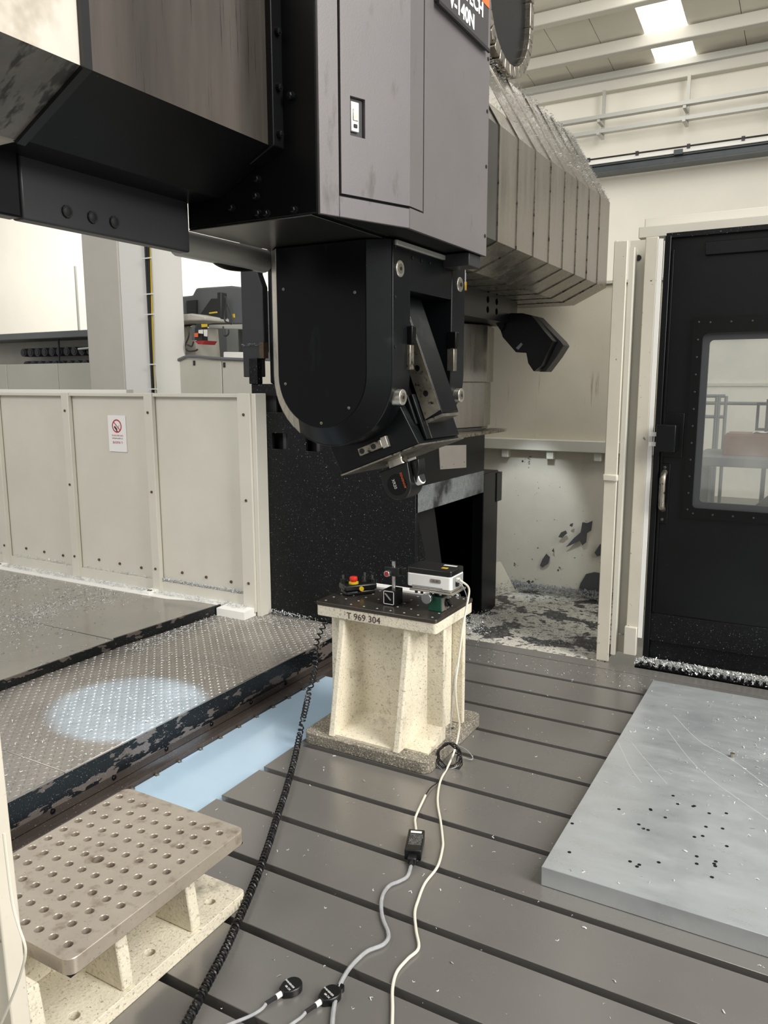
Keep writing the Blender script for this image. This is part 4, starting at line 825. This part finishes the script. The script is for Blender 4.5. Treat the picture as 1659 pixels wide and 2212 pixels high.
B().box(mx-.024, mx+.022, my-.025, my+.03, SZ, SZ+.052).obj('magnet_body', 'black_paint', mb, bev=.002)
for (x0, x1, z0, z1) in ((mx-.021, mx+.018, SZ+.047, SZ+.049), (mx-.021, mx+.018, SZ+.004, SZ+.006), (mx-.021, mx-.019, SZ+.004, SZ+.049), (mx+.016, mx+.018, SZ+.004, SZ+.049)): B().box(x0, x1, my-.0258, my-.025, z0, z1).obj('label_border', 'print_white', mb)
B().obox((mx-.003, my-.0265, SZ+.03), (.7, 0, -.71), (.71, 0, .7), (0, 1, 0), .015, .0022, .0015).obj('switch_lever', 'chrome', mb)
B().tube([(mx+.004, my, SZ+.052), (mx+.004, my, SZ+.146)], .0062, 14).obj('post', 'chrome', mb)
cl_ = B().box(mx-.022, mx+.03, my-.016, my+.016, SZ+.098, SZ+.128).obj('clamp', 'black_plastic', mb, bev=.002)
B().obox((mx+.028, my+.012, SZ+.113), (.85, .52, 0), (-.52, .85, 0), (0, 0, 1), .014, .008, .012).obj('clamp_jaw', 'black_plastic', mb, bev=.002)
B().cyl((mx-.006, my-.016, SZ+.108), (mx-.006, my-.032, SZ+.108), .0105, 16).obj('clamp_knob', 'chrome', cl_, bev=.001)
B().cyl((mx-.006, my-.032, SZ+.108), (mx-.006, my-.0325, SZ+.108), .0075, 14).obj('knob_cap', 'red_paint', cl_)
gb = thing('green_magnetic_base', 'small green magnet base under the laser unit on the stand', 'magnetic base', (-1.045, 2.22, SZ))
gx, gy = -1.048, 2.222
B().box(gx-.028, gx+.018, gy-.028, gy+.028, SZ, SZ+.048).obj('magnet_body', 'green_paint', gb, bev=.002)
fp = B().box(gx+.018, gx+.021, gy-.026, gy+.026, SZ+.002, SZ+.046).obj('switch_plate', 'silver_plate', gb)
B().cyl((gx+.021, gy+.002, SZ+.026), (gx+.030, gy+.002, SZ+.026), .013, 16).obj('rotary_switch', 'black_plastic', fp, bev=.001)
B().obox((gx+.033, gy+.002, SZ+.026), (0, .7, -.71), (0, .71, .7), (1, 0, 0), .017, .004, .003).obj('switch_grip', 'black_plastic', fp, bev=.001)
B().cyl((gx-.005, gy, SZ+.048), (gx-.005, gy, SZ+.062), .013, 16).obj('stem', 'black_plastic', gb)
B().cyl((gx+.004, gy-.008, SZ+.05), (gx+.004, gy-.008, SZ+.064), .006, 12).obj('lock_pin', 'chrome', gb)
stg = thing('adjustment_stage', 'silver tilt stage with thumbwheels carrying the laser unit', 'stage', (-1.05, 2.22, .54))
LX0, LX1, LY0, LY1 = -1.15, -.992, 2.185, 2.285
B().box(LX0+.012, LX1+.008, LY0-.004, LY1, .540, .546).obj('lower_stage', 'bright_steel', stg, bev=.001)
B().box(LX0+.02, LX1-.0, LY0+.0, LY1-.005, .547, .552).obj('upper_stage', 'bright_steel', stg, bev=.001)
for x, y, z in ((-1.072, LY0-.010, .522), ): w1 = B().cyl((x, y-.006, z), (x, y+.006, z), .0175, 22).obj('thumbwheel', 'chrome', stg, bev=.001)
B().cyl((-.985, LY0+.03, .532), (-.976, LY0+.03, .532), .009, 16).obj('thumbwheel', 'chrome', stg)
B().cyl((-1.072, LY0-.004, .522), (-1.072, LY0+.03, .536), .005, 10).obj('spindle', 'chrome', stg)
for x in (LX0+.03, LX0+.05): B().cyl((x, LY0+.01, .530), (x, LY0+.01, .540), .005, 10).obj('foot_screw', 'dark_bench', stg)
ls = thing('laser_unit', 'white and black laser interferometer box on the stand', 'laser unit', (-1.07, 2.235, .552))
B().prism(rrect(LX0, LX1, LY0, LY1, .010), 'z', .553, .597).obj('lower_case', 'white_plastic', ls, bev=.003)
B().prism(rrect(LX0, LX1, LY0, LY1, .010), 'z', .597, .616).obj('upper_case', 'black_plastic', ls, bev=.003)
B().box(LX0+.02, LX1-.03, LY0-.0008, LY0, .5535, .559).obj('seam_curve', 'print_grey', ls)
bdg = B().prism([(p[0], p[1]) for p in rrect(-1.066, -1.028, .573, .586, .004)], 'y', LY0-.0012, LY0).obj('badge', 'silver_plate', ls)
text('lettering', 'XL-80', .009, 'print_dark', bdg, (-1.047, LY0-.0013, .5765), (1, 0, 0), (0, 0, 1), 'CENTER', .0002)
B().box(LX1-.05, LX1-.03, LY0+.03, LY0+.045, .616, .6166).obj('warning_sticker', 'yellow', ls)
B().box(LX1-.06, LX1-.015, LY1-.03, LY1-.018, .616, .6166).obj('label_strip', 'print_white', ls)
B().box(LX1, LX1+.0012, LY0+.012, LY1-.012, .557, .594).obj('port_panel', 'print_grey', ls)
B().box(LX1+.001, LX1+.012, LY0+.028, LY0+.044, .578, .590).obj('plug', 'white_plastic', ls, bev=.002)
B().box(LX1+.001, LX1+.010, LY0+.03, LY0+.044, .562, .573).obj('plug', 'black_plastic', ls, bev=.002)

# ================================================================ PERFORATED FIXTURE, LEFT FOREGROUND
pf = thing('perforated_fixture', 'low cast fixture with drilled steel top plate at left foreground', 'fixture', (-1.28, 1.03, 0))
GX0, GX1, GY0, GY1, GZ = -1.462, -1.083, .792, 1.272, .2
h0, h1, h2 = P(258, 1721, 'z', GZ), P(473.6, 1799.3, 'z', GZ), P(70, 1830.7, 'z', GZ)
holes = []
for i in range(9):
    for j in range(11):
        x = h0.x+(h1.x-h0.x)*i/8; y = h0.y+(h1.y-h0.y)*i/8+(h2.y-h0.y)*j/6
        if y > GY0+.02 and not (i == 4 and j == 5): holes.append(circ(x, y, .0088, 12))
holes.append(circ((h0.x+h1.x)/2, h0.y+(h2.y-h0.y)*5/6, .013, 14))
B().holed(rrect(GX0, GX1, GY0, GY1, .02), holes, 'z', GZ-.032, GZ).obj('drilled_plate', 'perf_steel', pf, bev=.0012, seg=1)
B().box(GX0+.005, GX1-.005, GY0+.005, GY1-.005, GZ-.036, GZ-.0315).obj('hole_shade', 'slot_dark', pf)  # added dark sheet, stands in for the shade inside the deep holes
B().holed(rrect(-1.465, -1.099, .60, 1.287, .015), [circ(-1.145, y, .011, 12) for y in (1.215, 1.03, .84)], 'z', .0005, .03).obj('base_plate', 'cast_cream', pf, bev=.004)
B().box(-1.30, -1.275, .66, 1.24, .03, .166).obj('center_web', 'cast_cream', pf, bev=.004)
ry = [P(430, 2010, 'z', .03).y, P(290, 2140, 'z', .03).y]
ry.append(2*ry[1]-ry[0])
for y in ry: B().prism([(-1.46, .03), (-1.108, .03), (-1.108, .05), (-1.125, .166), (-1.44, .166)], 'y', y-.014, y+.014).obj('rib', 'cast_cream', pf, bev=.004)
for y in ry:
    for s in (-1, 1): B().prism([(-1.275, y+s*.014), (-1.215, y+s*.014), (-1.262, y+s*.026), (-1.275, y+s*.05)], 'z', .03, .166).obj('fillet', 'cast_cream', pf)

# ================================================================ NEAR POST
np_ = thing('near_post', 'pale door post edge at the left foreground with thin white cable', 'post', (-.85, .5, -.4))
pt_, pl_ = P(-60, 1000, 'y', .53), P(68, 2212, 'y', .53)
def npost(d0, d1, y0, y1, name, mat): 
    zb, zt_ = -.4, 1.6; f_ = lambda z: pl_.x+(pt_.x-pl_.x)*(z-pl_.z)/(pt_.z-pl_.z)
    B().hexa([(f_(zb)+d0, y0, zb), (f_(zb)+d1, y0, zb), (f_(zb)+d1, y1, zb), (f_(zb)+d0, y1, zb)], [(f_(zt_)+d0, y0, zt_), (f_(zt_)+d1, y0, zt_), (f_(zt_)+d1, y1, zt_), (f_(zt_)+d0, y1, zt_)]).obj(name, mat, np_, bev=.002)
npost(-.03, 0, .505, .53, 'edge_flange', 'cream_worn'); npost(-.16, -.024, .492, .505, 'face', 'white_paint')
B().tube(smooth_path([P(px, py, 'y', .500) for px, py in ((8, 1800), (25, 1940), (40, 2000), (55, 2050), (46, 2100), (20, 2170), (-10, 2240))], 6), .0016, 6).obj('cable', 'white_cable', np_)

# ================================================================ CABLES AND SMALL THINGS ON THE TABLE
wcab = smooth_path([(LX1+.010, LY0+.036, .585), (LX1+.022, LY0+.03, .582)]+[P(px, py, 'x', -.965) for px, py in ((1013, 1272), (1008, 1310), (999, 1360), (990, 1430), (984, 1478), (986, 1520), (990, 1550), (992, 1575), (983, 1618))]
     +[P(px, py, 'z', .006) for px, py in ((968, 1655), (952, 1685), (946, 1715), (946, 1740), (952, 1775), (956, 1810), (956, 1832), (945, 1872), (918, 1908), (903, 1945), (896, 1972), (899, 2010), (904, 2048), (880, 2072), (857, 2100), (848, 2135), (848, 2180), (846, 2250))], 6)
tag(B().tube(wcab, .0034, 8).obj('white_cable', 'white_cable'), 'white cable running from the laser unit down across the slotted table', 'cable')
bc = smooth_path([(LX1+.010, LY0+.037, .567), (LX1+.020, LY0+.045, .562)]+[P(px, py, 'x', -.975) for px, py in ((1010, 1300), (1003, 1345), (990, 1420), (980, 1470), (976, 1540), (972, 1590))]+[P(970, 1612, 'z', .02)], 6)
tag(B().tube(bc, .0016, 6).obj('thin_power_lead', 'clear_cable'), 'thin grey lead hanging down the right side of the cast stand', 'cable')
bundle = thing('cable_coil', 'coiled thin black cable bundle lying beside the cast stand base', 'cable', P(970, 1632, 'z', 0))
c0 = P(969, 1632, 'z', .035); vr = Vector((.86, .49, 0)); vu = Vector((-.12, .2, 1)).normalized()
for k in range(5):
    r = .030+.003*k; pts = [c0+Vector((U_(-.003, .003), U_(-.004, .004), 0))+vr*(r*(1+.06*math.sin(3*a+k))*math.cos(a))+vu*((r+.004)*math.sin(a))+Vector((.002*k, -.003*k, 0)) for a in [2*PI*i/24 for i in range(25)]]
    B().tube(pts, .0019, 6).obj('loop', 'black_rubber', bundle)
for pts in ([(975, 1612), (992, 1612), (1010, 1622), (1021, 1636), (1017, 1641), (1000, 1636), (983, 1630)], [(980, 1620), (992, 1630), (994, 1642), (985, 1656), (975, 1660)]):
    B().tube(smooth_path([P(px, py, 'z', .008) for px, py in pts], 6), .0016, 6).obj('loop', 'clear_cable', bundle)
ad = thing('power_adapter', 'black power adapter brick with printed label lying on the table', 'adapter', P(897, 1825, 'z', 0))
ac = P(896, 1836, 'z', 0); au = (P(900, 1797, 'z', .03)-P(889, 1852, 'z', .03)); au.z = 0; au.normalize(); av = Vector((au.y, -au.x, 0))
B().obox(ac+Vector((0, 0, .0155)), au, av, (0, 0, 1), .048, .0215, .0145).obj('housing', 'black_plastic', ad, bev=.003)
B().obox(ac+au*.034+Vector((0, 0, .0302)), au, av, (0, 0, 1), .0045, .0145, .0002).obj('label_bar', 'print_white', ad, smooth=0)
for k in range(8): text('lettering', ''.join(random.choice('lIi:-.|') for _ in range(22)), .0062, 'print_grey', ad, ac+au*(.020-.0062*k)-av*.0145+Vector((0, 0, .0301)), av, au, 'LEFT', .0001)
B().obox(ac-au*.058+Vector((0, 0, .012)), au, av, (0, 0, 1), .012, .0115, .009).obj('mains_plug', 'black_rubber', ad, bev=.004)
B().tube([ac-au*.068+Vector((0, 0, .012)), ac-au*.082+Vector((0, 0, .009))], .006, 8).obj('strain_relief', 'black_rubber', ad)
e0 = ac-au*.08+Vector((0, 0, .008))
mains = smooth_path([e0]+[P(px, py, 'z', .006) for px, py in ((880, 1893), (862, 1904), (843, 1912), (830, 1927), (824, 1945), (824, 1968), (829, 1990), (838, 2012), (838, 2028), (825, 2042), (795, 2054), (775, 2070), (755, 2092), (738, 2120), (727, 2150), (720, 2185), (716, 2240))], 6)
tag(B().tube(mains, .0046, 8).obj('mains_cable', 'clear_cable'), 'clear-sheathed grey mains cable winding from the power adapter', 'cable')
tag(B().tube(smooth_path([ac+au*.046+Vector((0, 0, .012))]+[P(px, py, 'z', .006) for px, py in ((897, 1778), (897, 1768), (903, 1752), (919, 1718))], 6), .0034, 8).obj('adapter_lead', 'white_cable'), 'short white lead leaving the top of the power adapter', 'cable')
tag(B().tube(smooth_path([P(px, py, 'z', .006) for px, py in ((919, 1718), (930, 1702), (945, 1690), (958, 1672), (966, 1655))], 6), .0016, 6).obj('thin_black_lead', 'black_rubber'), 'thin black lead between the white adapter lead and coiled cable', 'cable')
def sensor(px, py, tx, ty, path, label, tab):
    c = P(px, py, 'z', 0); d = P(tx, ty, 'z', 0)-c; d.z = 0; d.normalize(); s = Vector((d.y, -d.x, 0))
    t = thing('temperature_sensor', label, 'sensor', c, 'black sensors on the table')
    out = [(-.024, .0085), (-.010, .017), (.004, .0185)]; loop = [(u, v) for u, v in out]+[(.004+.0185*math.sin(a), .0185*math.cos(a)) for a in [PI*i/10 for i in range(1, 10)]]+[(u, -v) for u, v in reversed(out)]
    A_ = [c-d*u+s*v for u, v in loop]
    B().hexa([p+Vector((0, 0, .0005)) for p in A_], [p+Vector((0, 0, .016)) for p in A_]).obj('body', 'black_plastic', t, bev=.002)
    for k, l_ in enumerate(('RENISHAW', 'XC-80')): text('lettering', l_, .006, 'print_white', t, c+d*(.004+.009*k)+s*(-.012)+Vector((0, 0, .0161)), s, -d, 'LEFT', .0001)
    B().tube([c+d*.023+Vector((0, 0, .008)), c+d*.036+Vector((0, 0, .007))], .0055, 10).obj('connector', 'white_plastic', t)
    B().tube([c+d*.036+Vector((0, 0, .007)), c+d*.060+Vector((0, 0, .006))], .004, 8).obj('strain_relief', 'black_rubber', t)
    B().tube(smooth_path([c+d*.058+Vector((0, 0, .006))]+[P(a, b_, 'z', .005) for a, b_ in path], 6), .0033, 8).obj('lead', 'clear_cable', t)
    if tab: B().cyl(c-d*.028+s*.004+Vector((0, 0, .0005)), c-d*.028+s*.004+Vector((0, 0, .010)), .008, 12).obj('magnet_tab', 'black_plastic', t)
sensor(630, 2141, 560, 2182, ((565, 2180), (540, 2195), (500, 2211), (440, 2235)), 'black teardrop sensor with clear lead, left of the two on table', False)
sensor(714, 2158, 640, 2205, ((650, 2198), (625, 2216), (590, 2245)), 'black teardrop sensor with clear lead, beside the mains cable', True)
# coiled pendant cord
base = smooth_path([Vector((-1.462, 2.30, .47)), P(688, 1375, 'y', 2.16), P(681, 1440, 'y', 2.08), P(668, 1495, 'y', 1.99)]+[P(px, py, 'z', z) for px, py, z in ((652, 1565, .05), (636, 1640, .016), (618, 1705, .015), (600, 1760, .015), (578, 1830, .015), (552, 1900, .015), (520, 1975, .016), (487, 2050, .016), (445, 2130, .016), (395, 2225, .016), (350, 2300, .016))], 14)
L_ = [0]
for i in range(1, len(base)): L_.append(L_[-1]+(base[i]-base[i-1]).length)
pts = []; ph = 0; s_ = 0; ds = .0011; i = 0
while s_ < L_[-1]-.002:
    while L_[i+1] < s_: i += 1
    t = (s_-L_[i])/(L_[i+1]-L_[i]); p = base[i].lerp(base[i+1], t); d = (base[i+1]-base[i]).normalized()
    a = d.cross(Vector((0, 0, 1))).normalized() if abs(d.z) < .95 else Vector((1, 0, 0)); b_ = a.cross(d)
    fr = s_/L_[-1]; pitch = .021 if fr < .3 else .0185-.0068*min(1, (fr-.3)/.45); R_ = .0082
    ph += 2*PI*ds/pitch; pts.append(p+a*math.cos(ph)*R_+b_*math.sin(ph)*R_); s_ += ds
tag(B().tube(pts, .0026, 5).obj('coiled_cord', 'black_rubber'), 'black coiled spiral cord trailing from the stand across the table', 'cord')

# ================================================================ LOOSE SWARF
def tsw():
    while True:
        x, y = U_(-1.45, .6), U_(.7, 3.2)
        if not (x > -.53 and y > 1.67) and not (x < -.98 and (2.02 < y < 2.48 or y < 1.3)): return (x, y, .001)
tag(swarf('swarf_on_table', 'chip', tsw, 420, .0065, up=.4), 'sparse tiny chips scattered on the slotted table', 'swarf')
tag(swarf('swarf_far_strip', 'chip', lambda: (U_(-1.4, -.52), 3.05+.2*random.random(), .001), 260, .007, up=.5), 'chips along the far edge of the slotted table', 'swarf')
def wsw():
    r = random.random()
    if r < .30: return (-2.50+abs(random.gauss(0, .06)), U_(2.2, 2.85), .104)
    if r < .5: return (U_(-2.4, -1.85), 2.75+abs(random.gauss(0, .1)), .104)
    return (U_(-2.52, -1.84), U_(.8, 2.9), .104)
tag(swarf('swarf_on_walkway', 'chip', clampf(wsw, -2.53, -1.835, .6, 2.92), 3000, .0070, up=.6), 'chips scattered on the patterned walkway plates', 'swarf')
def psw():
    r = random.random()
    if r < .45: 
        y = U_(1.4, 2.8); return (-3.16+random.gauss(0, .12)-.15*(y-2.2), y, .1355)
    if r < .65: return (-3.78+random.gauss(0, .10), U_(1.8, 2.8), .1355)
    return (U_(-4.6, -2.56), U_(.8, 2.79), .1355)
tag(swarf('swarf_on_plates', 'chip', clampf(psw, -4.8, -2.56, .6, 2.79), 6500, .0085, up=.5), 'bands of bright chips on the smooth floor plates', 'swarf')
tag(swarf('swarf_on_sill', 'chip', lambda: (U_(-5, -2.34), U_(2.80, 2.85), .146), 2600, .010, up=.7), 'chips lying along the white sill of the cream fence', 'swarf')
tag(swarf('swarf_on_kick', 'chip', lambda: (U_(-2.95, -2.39) if random.random() < .6 else U_(-5, -2.39), 2.862-.006*random.random(), .198+.014*random.random()), 2200, .008, up=.9), 'chips resting on the kick plate ledge of the cream fence', 'swarf')
tag(swarf('swarf_by_column', 'chip', lambda: (random.gauss(-2.2, .1), 2.90+.02*random.random(), .105+.02*random.random()), 320, .008, up=.8), 'small chip pile where the cream fence meets the black column', 'swarf')
